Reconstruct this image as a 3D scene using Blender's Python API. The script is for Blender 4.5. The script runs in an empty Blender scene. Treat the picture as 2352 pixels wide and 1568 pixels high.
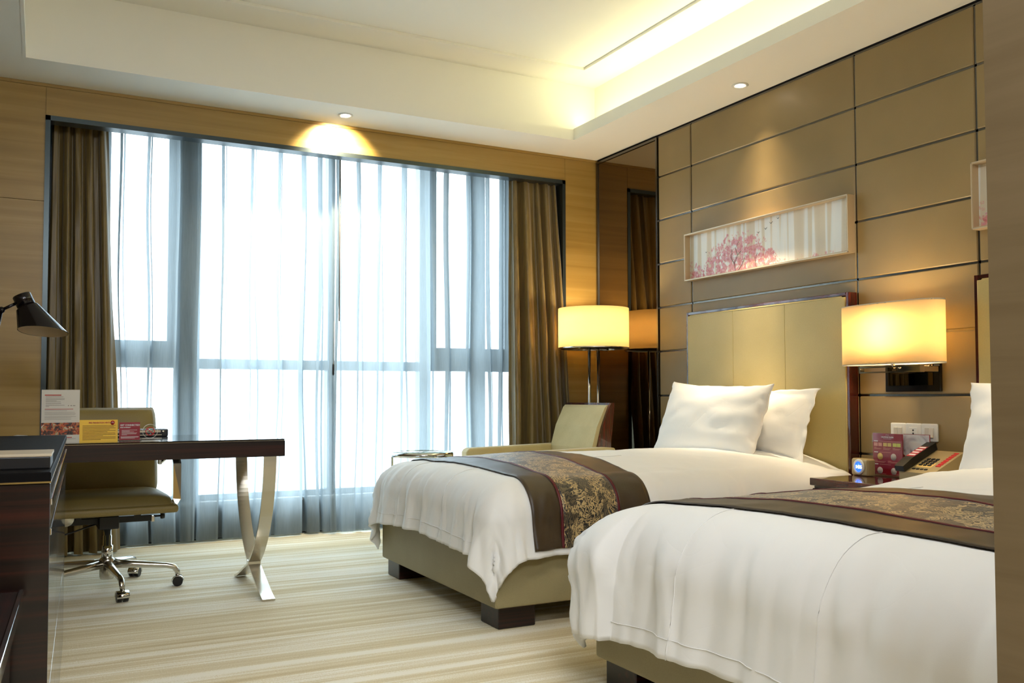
import bpy, bmesh, math, random
from mathutils import Vector, Matrix, noise
PI = math.pi
sc = bpy.context.scene
COL = sc.collection

# ------------------------------------------------------------------ camera, world, lights, exposure
cam_d = bpy.data.cameras.new('camera'); cam = bpy.data.objects.new('camera', cam_d); COL.objects.link(cam)
sc.camera = cam
cam_d.sensor_width = 36.0; cam_d.lens = 2083.3 / 2352 * 36.0
cam_d.shift_y = 46.7 / 2352
cam_d.clip_start = 0.02
yaw, pitch, roll = math.radians(27.572), math.radians(2.185), math.radians(-0.099)
fwd = Vector((math.sin(yaw) * math.cos(pitch), math.cos(yaw) * math.cos(pitch), math.sin(pitch)))
rt = Vector((math.cos(yaw), -math.sin(yaw), 0)); up = rt.cross(fwd)
rt2 = rt * math.cos(roll) + up * math.sin(roll); up2 = -rt * math.sin(roll) + up * math.cos(roll)
M = Matrix((rt2, up2, -fwd)).transposed().to_4x4(); M.translation = Vector((-3.74994, -5.77835, 0.935))
cam.matrix_world = M

w = bpy.data.worlds.new('world'); sc.world = w; w.use_nodes = True
wn = w.node_tree.nodes; wl = w.node_tree.links; wn.clear()
wo = wn.new('ShaderNodeOutputWorld'); wb = wn.new('ShaderNodeBackground')
tc = wn.new('ShaderNodeTexCoord'); sx = wn.new('ShaderNodeSeparateXYZ'); rp = wn.new('ShaderNodeValToRGB')
mr = wn.new('ShaderNodeMapRange'); mr.inputs[1].default_value = -0.3; mr.inputs[2].default_value = 0.3
wl.new(tc.outputs['Generated'], sx.inputs[0]); wl.new(sx.outputs[2], mr.inputs[0]); wl.new(mr.outputs[0], rp.inputs[0])
rp.color_ramp.elements[0].position = 0.3; rp.color_ramp.elements[0].color = (0.46, 0.53, 0.58, 1)
rp.color_ramp.elements[1].position = 0.62; rp.color_ramp.elements[1].color = (0.75, 0.89, 1.0, 1)
# overcast sky: brightness rises with sin(elevation) as (1 + 2 sin) from horizon to zenith
mxz = wn.new('ShaderNodeMath'); mxz.operation = 'MAXIMUM'; mxz.inputs[1].default_value = 0.0
oc = wn.new('ShaderNodeMath'); oc.operation = 'MULTIPLY_ADD'; oc.inputs[1].default_value = 2.0 * 6.6; oc.inputs[2].default_value = 6.6
wl.new(sx.outputs[2], mxz.inputs[0]); wl.new(mxz.outputs[0], oc.inputs[0]); wl.new(oc.outputs[0], wb.inputs[1])
wl.new(rp.outputs[0], wb.inputs[0]); wl.new(wb.outputs[0], wo.inputs[0])

def lamp(name, kind, loc, energy, color, target=None, **kw):
    d = bpy.data.lights.new(name, kind); d.energy = energy; d.color = color
    for k, v in kw.items(): setattr(d, k, v)
    o = bpy.data.objects.new(name, d); o.location = loc; COL.objects.link(o)
    if target is not None:
        o.rotation_euler = (Vector(target) - Vector(loc)).to_track_quat('-Z', 'Y').to_euler()
    return o
WARM = (1.0, 0.80, 0.52)
po = lamp('window_portal', 'AREA', (-2.0, 0.62, 1.45), 0, (1, 1, 1), (-2.0, -3, 1.45), shape='RECTANGLE', size=3.4, size_y=2.5)
po.data.cycles.is_portal = True
# cove strip behind the ceiling lip, along the headboard side
cv_ = lamp('cove_light', 'AREA', (-0.37, -2.58, 2.815), 7.0, (1.0, 0.95, 0.54), None, shape='RECTANGLE', size=0.05, size_y=4.3)
cv_.rotation_euler = (PI, math.radians(-14), 0)
# recessed downlights
for e_, a_ in ((18, 80), (40, 50), (95, 32), (150, 20)): lamp('downlight_beam', 'SPOT', (-0.182, -1.80, 2.722), e_, WARM, (-0.14, -1.80, 0), spot_size=math.radians(a_), spot_blend=1.0, shadow_soft_size=0.02)
for e_, a_ in ((18, 80), (40, 50), (95, 32), (150, 20)): lamp('downlight_beam', 'SPOT', (-0.182, -3.80, 2.722), e_, WARM, (-0.14, -3.80, 0), spot_size=math.radians(a_), spot_blend=1.0, shadow_soft_size=0.02)
lamp('downlight_beam', 'SPOT', (-2.04, -0.216, 2.722), 130, (1.0, .88, .62), (-2.04, 0.0, 2.52), spot_size=math.radians(104), spot_blend=0.8, shadow_soft_size=0.03)
# bulbs in the shades
lamp('floor_lamp_bulb', 'POINT', (-0.30, -0.38, 1.42), 11, (1.0, 0.83, 0.56), shadow_soft_size=0.06)
lamp('wall_lamp_bulb', 'POINT', (-0.16, -2.80, 1.24), 5.2, (1.0, 0.82, 0.54), shadow_soft_size=0.05)
# unseen fill lamps added over the entrance and ceiling ring to brighten the room
lamp('entrance_fill', 'AREA', (-3.4, -6.6, 2.68), 80, (0.90, 0.95, 1.0), (-3.0, -5.4, 0), shape='RECTANGLE', size=1.2, size_y=1.2)
lamp('ring_fill', 'AREA', (-2.6, -4.55, 2.70), 16, (0.96, 0.98, 1.0), (-2.2, -3.6, 0), shape='RECTANGLE', size=1.6, size_y=0.3)

sc.view_settings.view_transform = 'Standard'; sc.view_settings.look = 'None'
sc.view_settings.exposure = 0.8; sc.view_settings.gamma = 1.0; sc.view_settings.use_curve_mapping = False
sc.cycles.max_bounces = 10; sc.cycles.diffuse_bounces = 5; sc.cycles.glossy_bounces = 4
sc.cycles.transmission_bounces = 6; sc.cycles.transparent_max_bounces = 16
sc.cycles.sample_clamp_indirect = 8.0

# ------------------------------------------------------------------ materials
def lin(c):
    r = []
    for v in c[:3]:
        v = v / 255.0
        r.append(v / 12.92 if v <= 0.04045 else ((v + 0.055) / 1.055) ** 2.4)
    return (r[0], r[1], r[2], 1.0)

class NT:
    def __init__(s, name):
        s.m = bpy.data.materials.new(name); s.m.use_nodes = True
        s.t = s.m.node_tree; s.n = s.t.nodes; s.l = s.t.links
        s.p = s.n['Principled BSDF']; s.out = s.n['Material Output']
    def new(s, k, **kw):
        a = s.n.new(k)
        for q, v in kw.items(): setattr(a, q, v)
        return a
    def link(s, a, b): s.l.new(a, b)
    def coords(s, scale=(1, 1, 1), rot=(0, 0, 0)):
        a = s.new('ShaderNodeTexCoord'); b = s.new('ShaderNodeMapping')
        b.inputs['Scale'].default_value = scale; b.inputs['Rotation'].default_value = rot
        s.link(a.outputs['Object'], b.inputs[0]); return b.outputs[0]
    def noise(s, co, scale=5, detail=3, rough=0.5, dist=0):
        a = s.new('ShaderNodeTexNoise'); a.inputs['Scale'].default_value = scale; a.inputs['Detail'].default_value = detail
        a.inputs['Roughness'].default_value = rough; a.inputs['Distortion'].default_value = dist
        s.link(co, a.inputs['Vector']); return a.outputs['Fac']
    def ramp(s, fac, stops):
        a = s.new('ShaderNodeValToRGB'); e = a.color_ramp.elements
        while len(e) < len(stops): e.new(0.5)
        for q, (p, c) in zip(e, stops): q.position = p; q.color = c
        s.link(fac, a.inputs[0]); return a.outputs[0]
    def bump(s, fac, strength=0.2, dist=0.01):
        a = s.new('ShaderNodeBump'); a.inputs['Strength'].default_value = strength; a.inputs['Distance'].default_value = dist
        s.link(fac, a.inputs['Height']); s.link(a.outputs[0], s.p.inputs['Normal'])

def plain(name, rgb, rough=0.5, metal=0.0, spec=0.5, coat=0.0, bump=None, emit=None, trans=0.0, alpha=None):
    t = NT(name); p = t.p
    p.inputs['Base Color'].default_value = lin(rgb); p.inputs['Roughness'].default_value = rough
    p.inputs['Metallic'].default_value = metal; p.inputs['Specular IOR Level'].default_value = spec
    p.inputs['Coat Weight'].default_value = coat; p.inputs['Coat Roughness'].default_value = 0.04
    p.inputs['Transmission Weight'].default_value = trans
    if emit: p.inputs['Emission Color'].default_value = lin(rgb); p.inputs['Emission Strength'].default_value = emit
    if bump: t.bump(t.noise(t.coords(), bump[0], 4, 0.6), bump[1], bump[2])
    return t.m

def fabric(name, rgb, rgb2, scale=300, rough=0.85, bump=0.25, big=3.0, sheen=0.2):
    t = NT(name); co = t.coords()
    f = t.noise(co, scale, 2, 0.6); g = t.noise(co, big, 3, 0.5)
    mx = t.new('ShaderNodeMath', operation='MULTIPLY_ADD'); mx.inputs[1].default_value = 0.6
    t.link(f, mx.inputs[0]); t.link(g, mx.inputs[2])
    t.link(t.ramp(mx.outputs[0], [(0.55, lin(rgb)), (1.05, lin(rgb2))]), t.p.inputs['Base Color'])
    t.p.inputs['Roughness'].default_value = rough; t.p.inputs['Sheen Weight'].default_value = sheen
    t.bump(f, bump, 0.002); return t.m

def wood(name, c1, c2, c3, grain='x', s_along=1.2, s_across=30, rough=0.4, coat=0.0, dist=0.6):
    t = NT(name)
    sc_ = {'x': (s_along, s_across, s_across), 'y': (s_across, s_along, s_across), 'z': (s_across, s_across, s_along)}[grain]
    co = t.coords(sc_); f = t.noise(co, 1.0, 5, 0.6, dist)
    co2 = t.coords(tuple(v * 0.13 + 0.2 for v in sc_)); g = t.noise(co2, 1.0, 2, 0.5, 0.3)
    mx = t.new('ShaderNodeMath', operation='MULTIPLY_ADD'); mx.inputs[1].default_value = 0.65
    sb = t.new('ShaderNodeMath', operation='MULTIPLY'); sb.inputs[1].default_value = 0.35
    t.link(g, sb.inputs[0]); t.link(f, mx.inputs[0]); t.link(sb.outputs[0], mx.inputs[2])
    t.link(t.ramp(mx.outputs[0], [(0.36, lin(c1)), (0.5, lin(c2)), (0.66, lin(c3))]), t.p.inputs['Base Color'])
    t.p.inputs['Roughness'].default_value = rough; t.p.inputs['Coat Weight'].default_value = coat
    t.p.inputs['Coat Roughness'].default_value = 0.03
    return t.m

def two_bsdf(name, kind):
    t = NT(name); t.n.remove(t.p); t.p = None; return t

MT = {}
MT['wallwood'] = wood('pale_veneer', (148, 117, 55), (162, 130, 64), (176, 145, 80), 'x', 0.5, 16, 0.38, 0.0)
MT['wallwood_y'] = wood('taupe_veneer', (110, 92, 64), (120, 102, 73), (131, 112, 83), 'y', 0.9, 16, 0.45)
MT['ceil'] = plain('white_paint', (243, 241, 232), 0.9, spec=0.2)
MT['taupe'] = fabric('taupe_leather', (140, 119, 78), (154, 132, 89), 420, 0.40, 0.10, 2.0, 0.0)
MT['joint'] = plain('dark_joint_metal', (112, 108, 102), 0.22, 1.0)
MT['backing'] = plain('dark_backing', (40, 34, 28), 0.6)
MT['chrome'] = plain('chrome', (225, 225, 222), 0.07, 1.0)
MT['steel'] = plain('brushed_steel', (205, 200, 188), 0.22, 1.0)
MT['darkmetal'] = plain('dark_grey_metal', (70, 78, 80), 0.3, 0.85)
MT['mirror'] = plain('bronze_mirror', (128, 112, 88), 0.015, 1.0)
MT['black'] = plain('black_lacquer', (14, 12, 14), 0.12, 0, 0.5, 0.6)
MT['matteblack'] = plain('matte_black_top', (12, 10, 10), 0.65, 0, 0.08)
MT['blackplastic'] = plain('black_plastic', (20, 19, 20), 0.4)
MT['ebony_x'] = wood('dark_ebony_along', (9, 4, 3), (20, 7, 5), (58, 22, 13), 'x', 0.9, 46, 0.3, 0.0)
MT['ebony_y'] = wood('dark_ebony_across', (9, 4, 3), (20, 7, 5), (58, 22, 13), 'y', 0.9, 46, 0.14, 0.5)
MT['rosewood_y'] = wood('rosewood_across', (28, 8, 6), (58, 16, 12), (112, 40, 30), 'y', 3.0, 50, 0.14, 0.8)
MT['rosewood_z'] = wood('rosewood_upright', (30, 8, 6), (70, 20, 14), (124, 44, 32), 'z', 1.0, 50, 0.2, 0.8)
MT['olive_leather'] = fabric('olive_leather', (128, 109, 56), (144, 125, 70), 380, 0.5, 0.12, 2.5, 0.0)
MT['base_leather'] = fabric('sage_leather', (142, 130, 92), (158, 146, 108), 380, 0.5, 0.12, 2.5, 0.0)
MT['headboard'] = fabric('straw_leather', (178, 160, 100), (192, 174, 116), 380, 0.45, 0.1, 2.5, 0.0)
MT['armchair'] = fabric('straw_fabric', (194, 176, 122), (212, 196, 146), 260, 0.8, 0.3, 5.0, 0.3)
def cotton():
    t = NT('white_cotton'); t.p.inputs['Base Color'].default_value = lin((238, 237, 234)); t.p.inputs['Roughness'].default_value = 0.85
    t.p.inputs['Sheen Weight'].default_value = 0.12
    a = t.noise(t.coords((1, 1, 1)), 2.6, 2, 0.5, 0.8); b = t.noise(t.coords((1, 1, 1)), 500, 2, 0.5)
    cr = t.new('ShaderNodeMath', operation='SUBTRACT'); t.link(a, cr.inputs[0]); cr.inputs[1].default_value = 0.5
    ab = t.new('ShaderNodeMath', operation='ABSOLUTE'); t.link(cr.outputs[0], ab.inputs[0])
    pw = t.new('ShaderNodeMath', operation='POWER'); t.link(ab.outputs[0], pw.inputs[0]); pw.inputs[1].default_value = 0.6
    mx = t.new('ShaderNodeMath', operation='MULTIPLY_ADD'); t.link(b, mx.inputs[0]); mx.inputs[1].default_value = 0.03; t.link(pw.outputs[0], mx.inputs[2])
    t.bump(mx.outputs[0], 0.16, 0.02); return t.m
MT['white'] = cotton()
MT['brown'] = fabric('brown_satin', (52, 39, 20), (66, 50, 28), 300, 0.42, 0.08, 4.0, 0.08)
MT['red_piping'] = plain('red_piping', (88, 8, 20), 0.5)
MT['paper'] = plain('white_card', (205, 200, 188), 0.55)
MT['whiteplastic'] = plain('white_plastic', (228, 228, 222), 0.35)
MT['yellowcard'] = plain('yellow_card', (238, 190, 24), 0.5)
MT['redcard'] = plain('red_card', (164, 30, 52), 0.45)
MT['crimson'] = plain('crimson_card', (150, 14, 36), 0.4)
MT['pinkprint'] = plain('faded_red_print', (158, 40, 64), 0.45)
MT['inkdark'] = plain('dark_ink', (70, 60, 50), 0.6)
MT['inkgrey'] = plain('grey_ink', (140, 132, 124), 0.6)
MT['inkred'] = plain('red_ink', (176, 40, 30), 0.6)
MT['inkwhite'] = plain('white_ink', (236, 226, 226), 0.6)
MT['inkbrown'] = plain('brown_ink', (120, 74, 10), 0.6)
MT['swatch1'] = plain('blush_print', (222, 150, 140), 0.6)
MT['swatch2'] = plain('sand_print', (226, 190, 110), 0.6)
MT['swatch3'] = plain('lime_print', (214, 206, 100), 0.6)
MT['greyprint'] = plain('grey_print', (200, 186, 180), 0.6)
MT['champagne'] = plain('champagne_plastic', (168, 148, 106), 0.4, 0.2)
MT['lcd'] = plain('blue_display', (36, 84, 230), 0.2, emit=1.6)
MT['lcdtext'] = plain('display_digits', (225, 240, 255), 0.2, emit=3.0)
MT['bulbglow'] = plain('glowing_lens', (255, 244, 220), 0.3, emit=14.0)
MT['silver'] = plain('silver_paint', (214, 200, 176), 0.35, 0.5)
MT['frame_paint'] = plain('champagne_frame', (196, 174, 140), 0.4, 0.25)
MT['lamp_metal'] = plain('black_lamp_metal', (26, 20, 24), 0.2, 0.6, 0.5, 0.5)
MT['lamp_inside'] = plain('cream_enamel', (226, 204, 172), 0.4)
MT['lowwall'] = fabric('brown_wallcloth', (58, 50, 36), (74, 64, 46), 200, 0.8, 0.2, 3.0, 0.0)
MT['winframe'] = plain('grey_aluminium', (112, 122, 128), 0.4, 0.4)
MT['winside'] = plain('window_reveal', (150, 150, 146), 0.7)
MT['redgraphic'] = plain('sign_red', (206, 16, 30), 0.4)

def shade_mat(name, rgb):
    t = two_bsdf(name, 0); d = t.new('ShaderNodeBsdfDiffuse'); tr = t.new('ShaderNodeBsdfTranslucent'); mx = t.new('ShaderNodeMixShader')
    d.inputs[0].default_value = lin(rgb); tr.inputs[0].default_value = lin(rgb); mx.inputs[0].default_value = 0.55
    t.link(d.outputs[0], mx.inputs[1]); t.link(tr.outputs[0], mx.inputs[2]); t.link(mx.outputs[0], t.out.inputs[0]); return t.m
MT['shade'] = shade_mat('cream_shade_fabric', (250, 232, 190))

def sheer_mat():
    t = two_bsdf('sheer_voile', 0)
    d = t.new('ShaderNodeBsdfDiffuse'); tr = t.new('ShaderNodeBsdfTranslucent'); tp = t.new('ShaderNodeBsdfTransparent')
    col = lin((146, 156, 160))
    d.inputs[0].default_value = col; tr.inputs[0].default_value = col; tp.inputs[0].default_value = (1, 1, 1, 1)
    m1 = t.new('ShaderNodeMixShader'); m1.inputs[0].default_value = 0.5
    t.link(d.outputs[0], m1.inputs[1]); t.link(tr.outputs[0], m1.inputs[2])
    # light passes through more yarn where the cloth is seen at a slant: T = T0 ** (1 / cos)
    f = t.noise(t.coords((420, 420, 9)), 1.0, 3, 0.6)
    mr_ = t.new('ShaderNodeMapRange'); mr_.inputs[1].default_value = 0.3; mr_.inputs[2].default_value = 0.7
    mr_.inputs[3].default_value = 0.34; mr_.inputs[4].default_value = 0.20
    t.link(f, mr_.inputs[0])
    lw = t.new('ShaderNodeLayerWeight'); lw.inputs[0].default_value = 0.5
    co_ = t.new('ShaderNodeMath', operation='SUBTRACT'); co_.inputs[0].default_value = 1.06; t.link(lw.outputs['Facing'], co_.inputs[1])
    iv = t.new('ShaderNodeMath', operation='DIVIDE'); iv.inputs[0].default_value = 1.0; t.link(co_.outputs[0], iv.inputs[1])
    pw = t.new('ShaderNodeMath', operation='POWER'); t.link(mr_.outputs[0], pw.inputs[0]); t.link(iv.outputs[0], pw.inputs[1])
    mr_ = t.new('ShaderNodeMath', operation='SUBTRACT'); mr_.inputs[0].default_value = 1.0; t.link(pw.outputs[0], mr_.inputs[1])
    m2 = t.new('ShaderNodeMixShader'); t.link(mr_.outputs[0], m2.inputs[0])
    t.link(tp.outputs[0], m2.inputs[1]); t.link(m1.outputs[0], m2.inputs[2]); t.link(m2.outputs[0], t.out.inputs[0]); return t.m
MT['sheer'] = sheer_mat()

def pane_mat(name, tint=(0.96, 0.98, 0.98, 1), gl=0.06):
    t = two_bsdf(name, 0); tp = t.new('ShaderNodeBsdfTransparent'); g = t.new('ShaderNodeBsdfGlossy'); mx = t.new('ShaderNodeMixShader')
    tp.inputs[0].default_value = tint; g.inputs['Roughness'].default_value = 0.0; g.inputs[0].default_value = (1, 1, 1, 1)
    lw = t.new('ShaderNodeLayerWeight'); lw.inputs[0].default_value = 0.5
    pw = t.new('ShaderNodeMath', operation='POWER'); pw.inputs[1].default_value = 5.0; t.link(lw.outputs['Facing'], pw.inputs[0])
    ma = t.new('ShaderNodeMath', operation='MULTIPLY_ADD'); ma.inputs[1].default_value = 0.7; ma.inputs[2].default_value = gl * .5
    t.link(pw.outputs[0], ma.inputs[0]); t.link(ma.outputs[0], mx.inputs[0])
    t.link(tp.outputs[0], mx.inputs[1]); t.link(g.outputs[0], mx.inputs[2]); t.link(mx.outputs[0], t.out.inputs[0]); return t.m
MT['pane'] = pane_mat('window_glass'); MT['tableglass'] = pane_mat('clear_table_glass', (0.88, 0.95, 0.94, 1), 0.1)
MT['acrylic'] = pane_mat('clear_acrylic', (0.96, 0.98, 0.98, 1), 0.03)

def carpet_mat():
    t = NT('striped_carpet')
    f = t.noise(t.coords((0.22, 11, 1)), 1.0, 5, 0.68, 0.25)
    g = t.noise(t.coords((0.9, 34, 1)), 1.0, 3, 0.6, 0.2)
    h = t.noise(t.coords((170, 260, 200)), 1.0, 3, 0.6)
    a = t.new('ShaderNodeMath', operation='MULTIPLY_ADD'); a.inputs[1].default_value = 0.45
    t.link(g, a.inputs[0]); t.link(f, a.inputs[2])
    b = t.new('ShaderNodeMath', operation='MULTIPLY_ADD'); b.inputs[1].default_value = 0.42
    t.link(h, b.inputs[0]); t.link(a.outputs[0], b.inputs[2])
    t.link(t.ramp(b.outputs[0], [(0.66, lin((198, 178, 138))), (0.85, lin((218, 204, 169))), (0.96, lin((230, 220, 194))), (1.0, lin((242, 236, 220)))]), t.p.inputs['Base Color'])
    t.p.inputs['Roughness'].default_value = 0.95; t.p.inputs['Specular IOR Level'].default_value = 0.15
    t.bump(h, 0.5, 0.004); return t.m
MT['carpet'] = carpet_mat()

def curtain_mat():
    t = NT('bronze_satin_curtain')
    f = t.noise(t.coords((90, 90, 3)), 1.0, 3, 0.6)
    t.link(t.ramp(f, [(0.3, lin((98, 80, 38))), (0.7, lin((130, 108, 56)))]), t.p.inputs['Base Color'])
    t.p.inputs['Roughness'].default_value = 0.42; t.p.inputs['Specular IOR Level'].default_value = 0.6
    t.p.inputs['Sheen Weight'].default_value = 0.25
    t.bump(f, 0.08, 0.004); return t.m
MT['curtain'] = curtain_mat()

def damask_mat():
    t = NT('damask_weave'); co = t.coords((1, 1, 1))
    nz = t.new('ShaderNodeTexNoise'); nz.inputs['Scale'].default_value = 9; nz.inputs['Detail'].default_value = 2; t.link(co, nz.inputs['Vector'])
    mp = t.new('ShaderNodeMixRGB', blend_type='ADD'); mp.inputs[0].default_value = 0.22
    t.link(co, mp.inputs[1]); t.link(nz.outputs['Color'], mp.inputs[2])
    wv = t.new('ShaderNodeTexWave', wave_type='RINGS', rings_direction='SPHERICAL'); wv.inputs['Scale'].default_value = 24
    wv.inputs['Distortion'].default_value = 9; wv.inputs['Detail'].default_value = 2.5; wv.inputs['Detail Scale'].default_value = 2.2
    t.link(mp.outputs[0], wv.inputs['Vector'])
    vo = t.new('ShaderNodeTexVoronoi', feature='DISTANCE_TO_EDGE'); vo.inputs['Scale'].default_value = 36; t.link(mp.outputs[0], vo.inputs['Vector'])
    v1 = t.ramp(vo.outputs[0], [(0.02, (1, 1, 1, 1)), (0.09, (0, 0, 0, 1))])
    big = t.noise(co, 17, 2, 0.5, 0.6)
    bg = t.ramp(big, [(0.44, (0, 0, 0, 1)), (0.54, (1, 1, 1, 1))])
    w1 = t.ramp(wv.outputs['Fac'], [(0.52, (0, 0, 0, 1)), (0.62, (1, 1, 1, 1))])
    mx = t.new('ShaderNodeMixRGB', blend_type='LIGHTEN'); mx.inputs[0].default_value = 1; t.link(w1, mx.inputs[1]); t.link(v1, mx.inputs[2])
    m2 = t.new('ShaderNodeMixRGB', blend_type='MULTIPLY'); m2.inputs[0].default_value = 0.45; t.link(mx.outputs[0], m2.inputs[1]); t.link(bg, m2.inputs[2])
    t.link(t.ramp(m2.outputs[0], [(0.48, lin((22, 17, 16))), (0.76, lin((184, 158, 108)))]), t.p.inputs['Base Color'])
    t.p.inputs['Roughness'].default_value = 0.4; t.p.inputs['Sheen Weight'].default_value = 0.3
    t.bump(m2.outputs[0], 0.25, 0.002); return t.m
MT['damask'] = damask_mat()

def painting_mat():
    # Object coords of the canvas: y across (0 at left .. -1.26 at right), z up (0..0.27)
    t = NT('blossom_painting'); tcn = t.new('ShaderNodeTexCoord'); sep = t.new('ShaderNodeSeparateXYZ'); t.link(tcn.outputs['Object'], sep.inputs[0])
    def math_(op, a, b=None, c=None):
        q = t.new('ShaderNodeMath', operation=op)
        for i, v in enumerate((a, b, c)):
            if v is None: continue
            if isinstance(v, (int, float)): q.inputs[i].default_value = v
            else: t.link(v, q.inputs[i])
        return q.outputs[0]
    X = math_('MULTIPLY', sep.outputs[1], -1.0); Z = sep.outputs[2]
    # trunks: soft pale stripes
    st = t.noise(t.coords((0, 13, 0.35)), 1.0, 2, 0.4)
    stripes = t.ramp(st, [(0.0, lin((206, 196, 172))), (0.46, lin((226, 217, 198))), (0.5, lin((246, 249, 249))), (0.60, lin((240, 246, 247))), (0.63, lin((224, 217, 200)))])
    # blossom: envelope bump around X=0.42 plus low drift
    e1 = math_('SUBTRACT', X, 0.46); e1 = math_('MULTIPLY', e1, 1 / 0.36); e1 = math_('MULTIPLY', e1, e1); e1 = math_('SUBTRACT', 1.0, e1); e1 = math_('MAXIMUM', e1, 0.0); e1 = math_('POWER', e1, 0.8)
    h1 = math_('MULTIPLY', e1, 0.24)
    e2 = math_('SUBTRACT', X, 0.0); e2 = math_('MULTIPLY', e2, 1 / 0.3); e2 = math_('SUBTRACT', 1.0, e2); e2 = math_('MAXIMUM', e2, 0.0); e2 = math_('MULTIPLY', e2, 0.11)
    env = math_('MAXIMUM', h1, e2)
    cn = t.noise(t.coords((1, 18, 18)), 1.0, 4, 0.65, 0.5)
    env = math_('ADD', env, math_('MULTIPLY_ADD', cn, 0.34, -0.17))
    mk = math_('SUBTRACT', env, Z); mk = math_('MULTIPLY', mk, 34.0)
    blob = t.noise(t.coords((1, 34, 34)), 1.0, 3, 0.6)
    bm_ = t.ramp(blob, [(0.40, (0, 0, 0, 1)), (0.5, (1, 1, 1, 1))])
    q = t.new('ShaderNodeMath', operation='MULTIPLY', use_clamp=True); t.link(mk, q.inputs[0]); q.inputs[1].default_value = 1.0
    mk2 = t.new('ShaderNodeMath', operation='MULTIPLY', use_clamp=True); t.link(q.outputs[0], mk2.inputs[0]); t.link(bm_, mk2.inputs[1])
    pink = t.ramp(t.noise(t.coords((1, 60, 60)), 1.0, 2, 0.5), [(0.35, lin((196, 84, 104))), (0.55, lin((224, 142, 150))), (0.7, lin((216, 150, 196)))])
    mx = t.new('ShaderNodeMixRGB'); t.link(math_('MULTIPLY', mk2.outputs[0], 0.85), mx.inputs[0]); t.link(stripes, mx.inputs[1]); t.link(pink, mx.inputs[2])
    t.link(mx.outputs[0], t.p.inputs['Base Color']); t.p.inputs['Roughness'].default_value = 0.35
    return t.m
MT['painting'] = painting_mat()
def food_mat():
    t = NT('food_photo_print'); co = t.coords((1, 1, 1)); f = t.noise(co, 46, 4, 0.6, 0.8)
    t.link(t.ramp(f, [(0.34, lin((22, 18, 18))), (0.47, lin((92, 60, 46))), (0.54, lin((206, 84, 40))), (0.6, lin((150, 130, 70))), (0.7, lin((225, 215, 205)))]), t.p.inputs['Base Color']); return t.m
MT['food'] = food_mat()
def bedphoto_mat():
    t = NT('bedroom_photo_print'); co = t.coords((1, 1, 1)); f = t.noise(co, 14, 2, 0.5, 0.8)
    t.link(t.ramp(f, [(0.28, lin((150, 132, 142))), (0.36, lin((206, 196, 204))), (0.52, lin((236, 230, 232))), (0.68, lin((240, 218, 218)))]), t.p.inputs['Base Color']); return t.m
MT['bedphoto'] = bedphoto_mat()

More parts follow.
